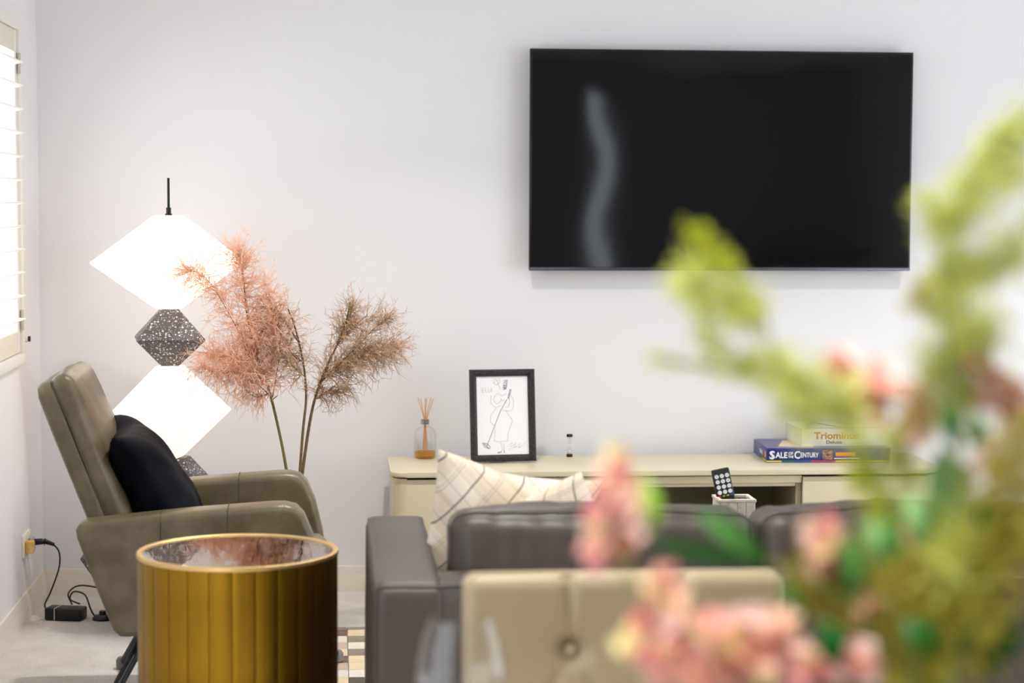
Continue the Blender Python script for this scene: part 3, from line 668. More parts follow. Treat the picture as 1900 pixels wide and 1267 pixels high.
# ------------------------------------------------------------------ cushions
def pillow(w_, h_, T, n=36, pinch=.10, wr=.006, seed=0, pw=.42, uvr=0):
    b = MB(); uv = []; idx = {}
    for sd in (1, -1):
        for i in range(n+1):
            for j in range(n+1):
                edge = i in (0, n) or j in (0, n)
                if sd == -1 and edge: idx[(sd, i, j)] = idx[(1, i, j)]; continue
                u = -1+2*i/n; v = -1+2*j/n
                u = math.copysign(abs(u)**.85, u); v = math.copysign(abs(v)**.85, v)
                x = w_/2*u*(1-pinch*(1-v*v)); z = h_/2*v*(1-pinch*(1-u*u))
                t = ((1-u*u)*(1-v*v))**pw*T
                p = Vector((x, sd*t, z))
                if wr:
                    rr = max(abs(u), abs(v)); an = math.atan2(v, u)
                    p.y += sd*wr*rr*rr*(1-rr**8)*noise.noise(Vector((math.cos(an)*4, math.sin(an)*4, seed)))*1.8
                    p += noise.noise_vector(p*7+Vector((seed, 0, sd)))*wr
                idx[(sd, i, j)] = len(b.v); b.v.append(p); uv.append((.5+.5*(u*math.cos(uvr)-v*math.sin(uvr)), .5+.5*(u*math.sin(uvr)+v*math.cos(uvr))))
        for i in range(n):
            for j in range(n):
                q = (idx[(sd,i,j)], idx[(sd,i+1,j)], idx[(sd,i+1,j+1)], idx[(sd,i,j+1)])
                b.f.append(q if sd == -1 else q[::-1])
    b.uv = uv; return b
def place_pillow(name, label, b, m_, loc, rot, pip=None):
    o = b.build(name, m_, None, 180, origin=(0,0,0)); o.location = loc; o.rotation_euler = rot
    tag(o, label, 'cushion'); return o
NAVY = mat('navy_velvet', (5, 8, 20), .6, spec=.12, sheen=0, noise_s=6, noise_a=.2, col2=(3, 4, 10))
place_pillow('throw_cushion', 'dark navy velvet cushion propped in the armchair', pillow(.44, .44, .102, 52, .09, .018, 3, .42), NAVY,
             (-.520, -1.735, .642), Euler((R(31), R(3), R(-82)), 'XYZ'))
def plaid_mat():
    M = mat('plaid_wool', (226, 214, 194), .85, sheen=.3, bump=.3, bump_s=500); N, L, B = nodes(M)
    tc = N.new('ShaderNodeUVMap'); sp_ = N.new('ShaderNodeSeparateXYZ'); L.new(tc.outputs[0], sp_.inputs[0])
    def lines(sock, freq, off, width):
        m1 = N.new('ShaderNodeMath'); m1.operation = 'MULTIPLY_ADD'; m1.inputs[1].default_value = freq; m1.inputs[2].default_value = off; L.new(sock, m1.inputs[0])
        m2 = N.new('ShaderNodeMath'); m2.operation = 'FRACT'; L.new(m1.outputs[0], m2.inputs[0])
        m3 = N.new('ShaderNodeMath'); m3.operation = 'LESS_THAN'; m3.inputs[1].default_value = width; L.new(m2.outputs[0], m3.inputs[0]); return m3.outputs[0]
    def mx(fac, a, col, amt):
        mm = N.new('ShaderNodeMath'); mm.operation = 'MULTIPLY'; mm.inputs[1].default_value = amt; L.new(fac, mm.inputs[0])
        x = N.new('ShaderNodeMix'); x.data_type = 'RGBA'; L.new(mm.outputs[0], x.inputs[0])
        if isinstance(a, tuple): x.inputs[6].default_value = a
        else: L.new(a, x.inputs[6])
        x.inputs[7].default_value = (*lin(col), 1); return x.outputs[2]
    base = (*lin((236, 224, 206)), 1)
    c = mx(lines(sp_.outputs[0], 2.5, .30, .5), base, (222, 202, 172), .55)
    c = mx(lines(sp_.outputs[1], 2.5, .30, .5), c, (222, 202, 172), .45)
    for k in (0, 1):
        c = mx(lines(sp_.outputs[k], 5, .28, .04 if k else .025), c, (84, 74, 70), .9 if k else .45)
        c = mx(lines(sp_.outputs[k], 5, .78, .02), c, (150, 132, 118), .6)
        c = mx(lines(sp_.outputs[k], 5, .70, .02), c, (150, 132, 118), .5)
    L.new(c, B.inputs['Base Color']); return M
PLAID = plaid_mat()
pA = at(930, 1008, -2.88)
place_pillow('plaid_cushion', 'cream plaid cushion with raised pointed corner above the sofa arm', pillow(.42, .40, .075, 40, .14, .007, 8, .42, R(-58)), PLAID, pA, Euler((R(12), R(12), R(12)), 'XYZ'))
pB = at(1015, 1045, -2.95)
place_pillow('plaid_cushion', 'cream plaid cushion slumped sideways against another plaid cushion', pillow(.38, .36, .085, 40, .09, .007, 21, .42, R(90)), PLAID, pB, Euler((R(14), R(-20), R(-38)), 'XYZ'))

# ------------------------------------------------------------------ drum side table
BRASS = mat('antique_brass', (168, 128, 36), .36, metal=1, noise_s=6, noise_a=.3, col2=(142, 104, 28), bump=.03, bump_s=60)
BRIM = mat('brass_rim', (232, 196, 134), .4, metal=1)
DX, DY, DR, DZ = -.227, -2.830, .2345, .655
dr = thing('drum_table', 'round brass slatted drum side table with mirrored top', 'side table', (DX, DY, 0))
NS = 28; da = 2*math.pi/NS; b = bmesh.new(); secs = []
for k in range(7):
    t = -1+2*k/6; an = t*(da/2-.0035); rr = DR-.001-.0016*abs(t)**8
    secs.append((rr*math.cos(an), rr*math.sin(an)))
inn = [((DR-.014)*math.cos(q), (DR-.014)*math.sin(q)) for q in (da/2-.0035, -da/2+.0035)]
P = secs+inn; n = len(P)
A = [b.verts.new((x, y, .015)) for x, y in P]; B = [b.verts.new((x, y, DZ-.010)) for x, y in P]
b.faces.new(A[::-1]); b.faces.new(B)
for i in range(n): b.faces.new((A[i], A[(i+1) % n], B[(i+1) % n], B[i]))
bmesh.ops.recalc_face_normals(b, faces=b.faces[:])
sl = MB().bm(b).build('slat', BRASS, dr, 40, local=True)
for k in range(1, NS): link_copy(sl, dr, loc=(0,0,0), rot=(0, 0, k*da+.1))
sl.rotation_euler = (0, 0, .1)
MB().lathe([(DR-.016, .0), (DR-.004, .0), (DR-.004, .02), (DR-.0145, .02), (DR-.0145, DZ-.016), (DR-.022, DZ-.016), (DR-.022, .02)], DX, DY, 64, False, False).build('inner_drum', mat('drum_core', (40, 30, 12), .5, metal=.6), dr)
MB().lathe([(DR-.013, DZ-.010), (DR+.0005, DZ-.010), (DR+.001, DZ-.006), (DR, DZ-.001), (DR-.003, DZ), (DR-.009, DZ), (DR-.012, DZ-.002), (DR-.013, DZ-.006)], DX, DY, 96, False, False).build('rim', BRIM, dr)
MIR = mat('bronze_mirror', (140, 122, 114), .015, metal=1)
N_, L_, B_ = nodes(MIR); tcc = N_.new('ShaderNodeTexCoord'); mp = N_.new('ShaderNodeMapping'); mp.inputs['Scale'].default_value = (1, .25, 1); L_.new(tcc.outputs['Object'], mp.inputs['Vector'])
tn = N_.new('ShaderNodeTexNoise'); tn.inputs['Scale'].default_value = 60; L_.new(mp.outputs[0], tn.inputs['Vector'])
bp = N_.new('ShaderNodeBump'); bp.inputs['Strength'].default_value = .06; bp.inputs['Distance'].default_value = .003; L_.new(tn.outputs['Fac'], bp.inputs['Height']); L_.new(bp.outputs[0], B_.inputs['Normal'])
MB().lathe([(DR-.0125, DZ-.014), (DR-.0125, DZ-.004)], DX, DY, 64).build('mirror_top', MIR, dr, 30)

# ------------------------------------------------------------------ rug
RY0, RX0 = -.700, -.159
rug = thing('patchwork_rug', 'patchwork rug of cream, grey and brown hide rectangles', 'rug', (RX0+1.1, RY0-.685, 0))
MB().box(RX0, RX0+2.2, RY0-1.37, RY0, .001, .005).build('backing', mat('rug_backing', (150, 145, 138), .95), rug, 0)
RC = {k: mat('hide_'+k, c_, .9, spec=.15, noise_s=24, noise_a=.25, col2=c2, bump=.4, bump_s=300) for k, c_, c2 in (('cream', (226, 208, 178), (206, 186, 150)), ('white', (228, 222, 212), (206, 198, 186)),
      ('grey', (150, 142, 126), (126, 118, 102)), ('brown', (132, 112, 96), (104, 88, 76)), ('blush', (206, 188, 172), (182, 164, 148)), ('charcoal', (104, 98, 86), (80, 74, 64)))}
rows = [(.0, .045)]
yy = .045
while yy < 1.35: rows.append((yy, min(yy+.098, 1.37))); yy += .098
colA = ['grey','cream','grey','white','grey','cream','cream','white','charcoal']; colB = ['grey','brown','white','blush','cream','brown','blush','white','cream']
rnd = random.Random(4); protos = {}
for ci in range(11):
    for ri, (a, e) in enumerate(rows):
        key = 'grey' if ri == 0 else (colA[ri] if ci == 1 and ri < 9 else colB[ri] if ci == 0 and ri < 9 else rnd.choice(['cream','white','grey','brown','blush','charcoal','cream','white']))
        x0_ = RX0+ci*.2; hgt = round(e-a, 3)
        if (key, hgt) not in protos:
            o = MB().rbox(.001, .199, -hgt+.001, -.001, .004, .0105, .002, 1).build('hide_patch', RC[key], rug, 0, local=True); protos[(key, hgt)] = o
        else: o = link_copy(protos[(key, hgt)], rug)
        o.location = (x0_-rug.location.x, RY0-a-rug.location.y, 0)

# ------------------------------------------------------------------ sofa
TAUPE = mat('taupe_leather', (74, 65, 58), .44, spec=.6, noise_s=5, noise_a=.3, col2=(64, 55, 48), bump=.08, bump_s=260)
SEAM = mat('taupe_seam', (62, 56, 52), .5)
so = thing('sofa', 'grey taupe leather sofa with loose piped back cushions', 'sofa', (1.27, -2.97, 0))
sxl, sxr, syb, syf, szt = .078, 2.46, -3.43, -2.48, .682
for x0_, x1_ in ((sxl, sxl+.148), (sxr-.148, sxr)):
    half = ((x1_-x0_)/2, (syf-syb)/2, (szt-.06)/2); c_ = ((x0_+x1_)/2, (syf+syb)/2, (szt+.06)/2)
    a_ = MB().softbox(c_, half, .022, 20, (.008, .0, .006), .002, 4, None, 1).build('arm', TAUPE, so, 180)
    fm = softmap(c_, half, .022, (.008, .0, .006), .002, 4, None, 1)
    for sx_ in (-1, 1):
        MB().tube([fm((sx_, -1+2*k/30, 1)) for k in range(31)], .0022, 6).build('piping', SEAM, a_)
    MB().tube([fm((-1+2*k/12, -1, 1)) for k in range(13)], .0022, 6).build('piping', SEAM, a_)
    MB().tube([fm((-1, -1, 1-2*k/20)) for k in range(21)], .0020, 6).build('piping', SEAM, a_)
bxl, bxr = sxl+.150, sxr-.150
c_ = ((bxl+bxr)/2, -3.34, (szt+.06)/2); half = ((bxr-bxl)/2+.016, .088, (szt-.06)/2)
bk = MB().softbox(c_, half, .018, 24, (0, .006, .002), .0015, 4, None, 4).build('back_frame', TAUPE, so, 180)
fm = softmap(c_, half, .018, (0, .006, .002), .0015, 4, None, 4)
MB().tube([fm((-1+2*k/40, -1, 1)) for k in range(41)], .0022, 6).build('piping', SEAM, bk)
MB().softbox(((bxl+bxr)/2, -2.86, .17), ((bxr-bxl)/2, .385, .11), .02, 10).build('seat_base', TAUPE, so, 180)
cw = (bxr-bxl)/3
for k in range(3):
    xc = bxl+cw*(k+.5)
    MB().softbox((xc, -2.845, .345), (cw/2-.003, .36, .068), .035, 14, (0, .01, .02), .003, 5, None, k).build('seat_cushion', TAUPE, so, 180)
for k in range(3):
    xc = bxl+.012+(cw-.004)*(k+.5); rot = Matrix.Rotation(R(-4), 3, 'X')
    prm = ((xc, -3.145, .588), (cw/2-.012, .098, .202), .045, (.0, .022, .016), .009, 4.5, rot, 11+k*5)
    q = MB().softbox(prm[0], prm[1], prm[2], 64, *prm[3:]).build('back_cushion', TAUPE, so, 180)
    fm = softmap(*prm)
    for ysd in (-.80, .80):
        ring = [(-1, ysd, -1+2*t/20) for t in range(21)]+[(-1+2*t/36, ysd, 1) for t in range(1, 37)]+[(1, ysd, 1-2*t/20) for t in range(1, 21)]
        MB().tube([fm(p) for p in ring], .0034, 6).build('piping', SEAM, q)
for x in (sxl+.07, sxr-.07):
    for y in (syb+.07, syf-.07): MB().tube([(x, y, .062), (x, y, 0)], [.022, .018], 12).build('foot', BMETAL, so)

# ------------------------------------------------------------------ coffee table with remote holder
DWOOD = mat('dark_wood', (104, 80, 60), .4, noise_s=14, noise_a=.3, col2=(80, 60, 44))
ct = thing('coffee_table', 'low dark wooden coffee table between sofa and sideboard', 'table', (1.25, -1.85, 0))
MB().rbox(.75, 1.75, -2.12, -1.58, .415, .45, .006).build('top', DWOOD, ct)
for x in (.80, 1.70):
    for y in (-2.04, -1.63): MB().tube([(x, y, .416), (x, y, .011)], [.022, .016], 12).build('leg', DWOOD, ct)
HOLD = mat('whitewashed_wood', (216, 208, 196), .7, noise_s=40, noise_a=.2, col2=(186, 176, 162))
HX, HY = 1.153, -1.85
ho = thing('remote_holder', 'whitewashed slatted wooden box holding a remote control', 'holder', (HX, HY, .45))
for sx_, ax in ((-1, 'x'), (1, 'x'), (-1, 'y'), (1, 'y')):
    for k in range(4):
        u0, u1 = -.050+k*.025+.0006, -.050+(k+1)*.025-.0006
        if ax == 'x': MB().rbox(HX+sx_*.050-.003, HX+sx_*.050+.003, HY+u0, HY+u1, .456, .614, .001, 1).build('slat', HOLD, ho)
        else: MB().rbox(HX+u0, HX+u1, HY+sx_*.050-.003, HY+sx_*.050+.003, .456, .614, .001, 1).build('slat', HOLD, ho)
MB().rbox(HX-.053, HX+.053, HY-.053, HY+.053, .45, .457, .001, 1).build('base', HOLD, ho)
rim = MB()
for q in ((-.055, .055, -.055, -.043), (-.055, .055, .043, .055)): MB().rbox(HX+q[0], HX+q[1], HY+q[2], HY+q[3], .613, .622, .0015, 1).build('rim', HOLD, ho)
for q in ((-.055, -.043, -.043, .043), (.043, .055, -.043, .043)): MB().rbox(HX+q[0], HX+q[1], HY+q[2], HY+q[3], .613, .622, .0015, 1).build('rim', HOLD, ho)
rm = thing('remote_control', 'slim black remote control with rows of white round buttons', 'remote control', (HX-.006, HY-.005, .535))
rm.rotation_euler = (R(-9), R(-11), 0)
MB().rbox(-.026, .026, -.009, .009, 0, .172, .005, 3).build('body', mat('remote_black', (26, 26, 30), .35), rm, local=True)
BW = mat('button_white', (236, 236, 238), .4); pb = None
for r_ in range(4):
    for c_ in range(3):
        if pb is None: pb = MB().tube([(0, -.0085, 0), (0, -.0108, 0)], .0063, 14).build('button', BW, rm, local=True); o = pb
        else: o = link_copy(pb, rm)
        o.location = ((c_-1)*.0155, 0, .150-r_*.0155)
for c_, col in enumerate(((200, 40, 50), (150, 190, 60), (226, 180, 50), (50, 110, 170))):
    MB().rbox(-.021+c_*.0115, -.013+c_*.0115, -.0105, -.0088, .090, .0945, .001, 1).build('button', mat('btn%d' % c_, col, .4), rm, local=True)
for c_ in range(3): MB().tube([((c_-1)*.014, -.0085, .077), ((c_-1)*.014, -.0105, .077)], .005, 12).build('button', mat('btn_dark', (46, 46, 52), .4), rm, local=True)

# ------------------------------------------------------------------ dining chair
BEIGE = mat('beige_leather', (164, 147, 112), .42, bump=.05, bump_s=240)
ch = thing('dining_chair', 'beige leather dining chair with button-tufted back at the table', 'chair', (.44, -4.72, 0))
hz, hw_, yf = .23, .246, -4.505
b = MB().softbox((.44, yf, .905-hz), (hw_, .036, hz), .020, 70, (0, .006, .002))
btn = [(.358, .790), (.522, .790), (.276, .650), (.44, .650), (.604, .650), (.358, .510), (.522, .510)]
def segd(p, a, c):
    ap = p-a; ac_ = c-a; t = max(0, min(1, ap.dot(ac_)/ac_.dot(ac_))); return (p-(a+ac_*t)).length, t
cre = [(btn[i], btn[j]) for i, j in ((0,2),(0,3),(1,3),(1,4),(2,5),(3,5),(3,6),(4,6))]+[(btn[0], (.352, .905)), (btn[1], (.528, .905)), (btn[2], (.194, .66)), (btn[4], (.686, .66))]
cre = [(Vector(a), Vector(c)) for a, c in cre]
sh = [(Vector(bb), Vector((bb[0]+.065*math.cos(q), bb[1]+.065*math.sin(q)))) for bb in btn for q in (R(165), R(35), R(150), R(60), R(120))]
for v in b.v:
    if v.y < yf-.018:
        p = Vector((v.x, v.z)); d = 0
        for q in btn: d = max(d, .026*math.exp(-((p-Vector(q)).length/.018)**2)+.010*math.exp(-((p-Vector(q)).length/.05)**2))
        for a, c in cre: dd, t = segd(p, a, c); d = max(d, .0105*math.exp(-(dd/.0085)**2))
        for a, c in sh: dd, t = segd(p, a, c); d = max(d, .0085*(1-t)*math.exp(-(dd/.006)**2)+.026*math.exp(-((p-a).length/.018)**2))
        v.y += d
bk = b.build('backrest', BEIGE, ch, 180)
for q in btn: MB().softbox((q[0], yf-.0185, q[1]), (.0095, .005, .0095), .005, 6).build('button', BEIGE, bk, 180)
MB().softbox((.44, -4.78, .45), (.24, .24, .05), .03, 14, (0, 0, .012)).build('seat', BEIGE, ch, 180)
for x in (.23, .65):
    MB().tube([(x, -4.53, .45), (x, -4.50, 0)], [.02, .015], 10).build('leg', DWOOD, ch); MB().tube([(x, -4.99, .42), (x, -5.0, 0)], [.02, .015], 10).build('leg', DWOOD, ch)

# ------------------------------------------------------------------ dining table, glass, flowers
dt = thing('dining_table', 'dark wooden dining table carrying the flowers and the wine glass', 'table', (.45, -5.75, 0))
MB().rbox(-.25, 1.25, -6.75, -4.76, .715, .745, .006).build('top', DWOOD, dt)
for x in (-.17, 1.17):
    for y in (-6.67, -4.84): MB().tube([(x, y, .716), (x, y, 0)], [.035, .025], 12).build('leg', DWOOD, dt)
gx, gy, gz = .154, -5.1, .745
wg = thing('wine_glass', 'clear stemmed wine glass narrowing towards its rim', 'wine glass', (gx, gy, gz))
po = [(.002,.088),(.020,.092),(.040,.106),(.052,.126),(.0555,.142),(.0545,.158),(.049,.190),(.0385,.2195)]
pi = [(r-.0012, z+.0006) for r, z in po[::-1]]; pi[0] = (po[-1][0]-.0008, po[-1][1]); pi[-1] = (.0008, .0900)
MB().lathe([(r, z+gz) for r, z in po+pi], gx, gy, 48, True, True).build('bowl', GLASS, wg, 60)
MB().lathe([(.036, gz), (.037, gz+.0015), (.012, gz+.005), (.0045, gz+.012), (.0038, gz+.05), (.005, gz+.0878)], gx, gy, 32).build('stem', GLASS, wg)
FX, FY = .472, -6.0
vo_ = [(.045,.745),(.060,.750),(.070,.82),(.066,.90),(.044,.97),(.040,.99),(.044,1.005)]
tag(MB().lathe(vo_+[(r-.005, max(z, .76)) for r, z in vo_[::-1]], FX, FY, 40).build('flower_vase', mat('white_ceramic', (232, 230, 226), .25)), 'white ceramic vase of mixed flowers on the dining table', 'vase')

YG = mat('spray_yellow', (226, 229, 138), .75, noise_s=18, noise_a=.2, col2=(214, 218, 110)); OL = mat('spray_olive', (206, 196, 84), .75, noise_s=18, noise_a=.2, col2=(182, 172, 66))
BR = mat('spray_bright', (214, 218, 60), .7)
STEMG = mat('green_stem', (120, 136, 70), .6)
for M in (YG, OL, BR):
    translucent(M, .5)
def floret_cloud(b, pts, cnt, rad, ln, droop, seed, yr=.6, fat=.0016):
    rnd = random.Random(seed); k = len(pts)
    for i in range(cnt):
        f = rnd.random()*(k-1); j = min(int(f), k-2); t = f-j; p = pts[j][0].lerp(pts[j+1][0], t); rr = pts[j][1]*(1-t)+pts[j+1][1]*t
        d = Vector((rnd.gauss(0,1), rnd.gauss(0,yr), rnd.gauss(0,1))).normalized()
        q = p+d*rr*abs(rnd.gauss(0,.55)); q.z -= droop*rr*rnd.random()
        dd = (d+Vector((rnd.gauss(0,.5), rnd.gauss(0,.5), rnd.gauss(0,.5)-droop*.9))).normalized(); l = ln*(.5+rnd.random())
        u = dd.orthogonal().normalized()*fat; v = dd.cross(u).normalized()*fat; m_ = q+dd*l*.5
        b.add([q, m_+u, m_+v, m_-u, m_-v, q+dd*l], [(0,2,1),(0,3,2),(0,4,3),(0,1,4),(5,1,2),(5,2,3),(5,3,4),(5,4,1)])
def P(x, y, dy=0): return at(x, y, FY+dy)
def spray(label, stem, clouds, m_, dy=0):
    """stem: pixel path from tip to base; clouds: [(path with px radius), count, length, droop, material]"""
    foot = Vector((FX+random.uniform(-.02,.02), FY+random.uniform(-.02,.02), .775))
    o = thing('flower_spray', label, 'flower', foot)
    sp_ = bez([foot, Vector((FX+(P(*stem[0]).x-FX)*.08, FY+dy*.2, 1.015))]+[P(x, y, dy) for x, y in stem], 6); n = len(sp_)
    MB().tube(sp_, [.0024*(1-.6*i/n) for i in range(n)], 6).build('stem', STEMG, o)
    for k, (path, cnt, ln, dr_, mm) in enumerate(clouds):
        b = MB(); pts = [(P(x, y, dy), r_/2450) for x, y, r_ in path]
        tw = bez([sp_[max(0, min(n-1, int(n*.7)))] if False else pts[0][0]]+[p for p, _ in pts[1:]], 4)
        if len(tw) > 1: MB().tube(tw, .0009, 5).build('twig', STEMG, o)
        floret_cloud(b, pts, int(cnt*.62), 1, ln*.95, dr_, k*7+len(label), fat=.0011); q = b.build('florets', mm, o, 0); q['kind'] = 'stuff'
    return o
spray('longest feathery yellow-green spray arching out sideways with a bright yellow tip', [(1690,1120),(1650,930),(1580,790),(1500,715),(1440,660),(1412,580),(1380,510),(1335,455),(1290,415)],
    [([(1280,420,8),(1310,445,12),(1340,480,14),(1372,520,16)], 300, .009, .1, BR), ([(1262,500,28),(1310,530,50),(1370,560,48),(1400,575,20)], 900, .016, .35, YG), ([(1300,590,16),(1320,650,18),(1370,675,22),(1420,690,30)], 330, .014, .1, YG),
     ([(1420,670,40),(1480,700,50),(1540,740,48),(1600,790,50)], 1100, .016, .2, YG), ([(1455,745,26),(1485,770,36),(1500,790,24)], 230, .016, .3, YG)], YG, .02)
spray('thin sparse green tendril spray, the slenderest in the bouquet', [(1700,1150),(1660,960),(1580,800),(1480,715),(1380,690),(1290,675),(1205,662)],
    [([(1205,662,8),(1250,670,10),(1310,680,12),(1360,690,16)], 130, .010, .0, YG)], YG, .05)
spray('tallest yellow-green spray of the bouquet, curving upward with forked branches', [(1745,1150),(1770,900),(1765,700),(1745,560),(1750,460),(1790,360),(1850,290),(1910,210)],
    [([(1715,350,14),(1728,390,16),(1742,440,18)], 150, .012, 0, YG), ([(1758,420,32),(1785,370,50),(1835,325,64),(1895,295,60)], 950, .017, .1, YG), ([(1830,280,30),(1880,240,34),(1930,200,40)], 330, .016, .1, YG),
     ([(1760,480,32),(1800,510,48),(1860,480,52),(1920,430,55)], 850, .016, .1, YG), ([(1750,500,20),(1765,550,26),(1770,600,30)], 280, .014, .1, YG)], YG, -.02)
spray('dense bushy yellow-green spray standing upright below the tallest spray', [(1750,1180),(1775,950),(1780,780),(1785,650),(1790,570)],
    [([(1740,680,60),(1780,640,85),(1820,600,62)], 1000, .018, .2, YG), ([(1700,555,14),(1730,560,20),(1770,570,22)], 150, .014, .1, OL), ([(1720,520,22),(1710,545,22)], 120, .012, .1, OL), ([(1775,760,60),(1770,700,70)], 520, .018, .2, YG)], YG, .03)
spray('olive-yellow spray fanning low towards the dining chair', [(1700,1250),(1640,1160),(1570,1090),(1500,1050)],
    [([(1490,1040,30),(1540,1080,60),(1600,1130,75),(1660,1190,80)], 1500, .020, .2, OL), ([(1600,1000,40),(1640,1080,60)], 420, .018, .2, YG)], OL, .04)
spray('compact olive spray filling the middle of the bouquet', [(1720,1250),(1715,1150),(1705,1060)],
    [([(1700,1040,50),(1705,1110,80),(1710,1200,80),(1705,1270,80)], 1700, .020, .2, OL)], OL, .0)
spray('broad olive spray, the widest of the bouquet, leaning outwards', [(1760,1260),(1800,1150),(1850,1000),(1895,850),(1920,760)],
    [([(1905,790,50),(1880,900,75),(1850,1000,85),(1810,1110,75),(1790,1220,70)], 2300, .022, .2, OL), ([(1780,1000,40),(1770,1090,50)], 420, .018, .2, YG)], OL, -.04)
spray('short bright yellow spray beside the sage leaves', [(1710,1200),(1670,1040),(1630,930),(1590,840)],
    [([(1592,850,18),(1612,895,26),(1640,960,32),(1670,1030,38)], 620, .014, .1, BR), ([(1665,780,28),(1668,840,34),(1685,900,32)], 380, .016, .2, YG), ([(1830,930,26),(1815,990,30),(1800,1040,30)], 360, .016, .1, BR)], YG, .05)
# pink blossoms
PK = [mat('petal_rose', (238, 172, 168), .6, col2=None), mat('petal_peach', (244, 206, 180), .6), mat('petal_blush', (246, 220, 210), .6), mat('petal_cream', (236, 222, 164), .6), mat('petal_deep', (224, 130, 134), .6)]
def blossom_mesh(r, seed):
    rnd = random.Random(seed); b = MB()
    for k in range(5):
        a = 2*math.pi*k/5+rnd.uniform(-.2,.2); d = Vector((math.cos(a), math.sin(a), 0)); s_ = Vector((-math.sin(a), math.cos(a), 0)); up_ = Vector((0,0,1))
        b.add([Vector((0,0,0)), d*r*.55+s_*r*.42+up_*r*.25, d*r*1.0+s_*r*.25+up_*r*.55, d*r*1.05-s_*r*.25+up_*r*.55, d*r*.55-s_*r*.42+up_*r*.25, d*r*.55+up_*r*.08],
              [(0,5,1),(1,5,2),(2,5,3),(3,5,4),(4,5,0)])
    b.lathe([(r*.12, 0), (r*.2, r*.3), (r*.08, r*.55)], 0, 0, 6); return b
for M in PK: translucent(M, .35)
BLS = []
for k, M in enumerate(PK):
    o = blossom_mesh(.0092, k).build('blossom', M, None, 0, origin=(0,0,0)); BLS.append(o.data); bpy.data.objects.remove(o)
def pink_stem(label, stem, clusters, dy, weights=(3,3,3,1,1.2)):
    foot = Vector((FX+random.uniform(-.02,.02), FY+random.uniform(-.02,.02), .775))
    o = thing('pink_blossom_stem', label, 'flower', foot)
    sp_ = bez([foot, Vector((FX+(P(*stem[0]).x-FX)*.08, FY+dy*.2, 1.015))]+[P(x, y, dy) for x, y in stem], 6); n = len(sp_)
    MB().tube(sp_, [.0024*(1-.5*i/n) for i in range(n)], 6).build('stem', STEMG, o)
    rnd = random.Random(len(label)+int(stem[-1][0]))
    for (x, y, rx, ry, cnt) in clusters:
        for _ in range(cnt):
            a = rnd.random()*2*math.pi; q = math.sqrt(rnd.random())
            p = P(x+rx*q*math.cos(a), y+ry*q*math.sin(a), dy+rnd.uniform(-1,1)*(rx+ry)/2/3000)
            me = rnd.choices(BLS, weights)[0]; ob = bpy.data.objects.new('blossom', me); COL.objects.link(ob); ob.parent = o
            ob.location = p-foot; ob.rotation_euler = (rnd.uniform(-.6,1.9), rnd.uniform(-.9,.9), rnd.uniform(0,6.28)); ob.scale = (rnd.uniform(.7,1.25),)*3
    return o
pink_stem('slender pink blossom spike standing apart from the bouquet', [(1640,1330),(1440,1290),(1260,1190),(1175,1090),(1140,980),(1138,850)], [(1135,870,22,30,9),(1130,945,38,45,22),(1130,1015,48,42,28),(1165,960,25,60,14)], -.03, (3,3,3,1.4,1.4))
pink_stem('largest pink blossom stem, spreading low below the slender spike', [(1680,1340),(1500,1310),(1350,1260),(1260,1160),(1228,1070)], [(1225,1080,22,30,10),(1235,1140,42,40,20),(1200,1190,45,45,20),(1290,1200,80,60,46),(1390,1180,80,55,42),(1330,1250,120,40,50),(1450,1240,70,40,26)], -.05, (3,3.2,3,1.8,.9))
pink_stem('pink and peach blossom stem high among the yellow sprays', [(1720,1200),(1690,950),(1640,800),(1575,690)], [(1565,690,34,36,18),(1610,710,36,36,18),(1640,750,60,34,24),(1700,780,38,60,22),(1590,750,36,22,9)], .05, (2.0,3.5,3.4,1.0,.15))
pink_stem('peach blossom stem beside the broad olive spray', [(1780,1200),(1830,950),(1860,800),(1870,730)], [(1860,730,45,32,20),(1895,770,28,50,14),(1815,690,22,26,8),(1830,860,22,40,8)], .02, (2,4,2.6,1,1))
pink_stem('small peach blossom stem among slim green leaves', [(1700,1270),(1620,1150),(1560,1060),(1535,1000)], [(1535,1000,32,36,16),(1530,1050,24,30,8),(1690,985,14,18,3),(1610,1130,40,22,8)], .02, (.8,4.5,2,1.5,.2))
pink_stem('short pink blossom stem lowest in the bouquet near the vase', [(1690,1330),(1640,1290),(1590,1250)], [(1595,1235,30,32,12),(1510,1250,40,22,10),(1575,1265,45,22,10)], -.05, (3,3,3,.5,1))
# leafy stems
LG = mat('leaf_green', (62, 112, 48), .5, spec=.15); LD = mat('leaf_dark', (20, 78, 20), .45, spec=.15); LS = mat('leaf_sage', (122, 160, 100), .6, spec=.15)
def leaf(o, a, c, wpx, m_, dy, curl=.15):
    A = P(*a, dy); C_ = P(*c, dy+.012); ax = C_-A; n = 8; w_ = wpx/2450/2
    sd = ax.cross(Vector((0.15, -1, .1))).normalized(); nm_ = sd.cross(ax.normalized()); vs = []; fs = []
    for i in range(n+1):
        t = i/n; ww = w_*math.sin(math.pi*min(1, t*.93+.05))**.8; p = A+ax*t+nm_*curl*ax.length*math.sin(math.pi*t)
        vs += [p-sd*ww+nm_*ww*.3, p, p+sd*ww+nm_*ww*.3]
    for i in range(n):
        for k in (0, 1): fs.append((i*3+k, i*3+k+1, i*3+k+4, i*3+k+3))
    m2 = len(vs); vs += [v+nm_*.0008 for v in vs]; fs += [tuple(q+m2 for q in f[::-1]) for f in fs]
    return MB().add(vs, fs).build('leaf', m_, o, 60)
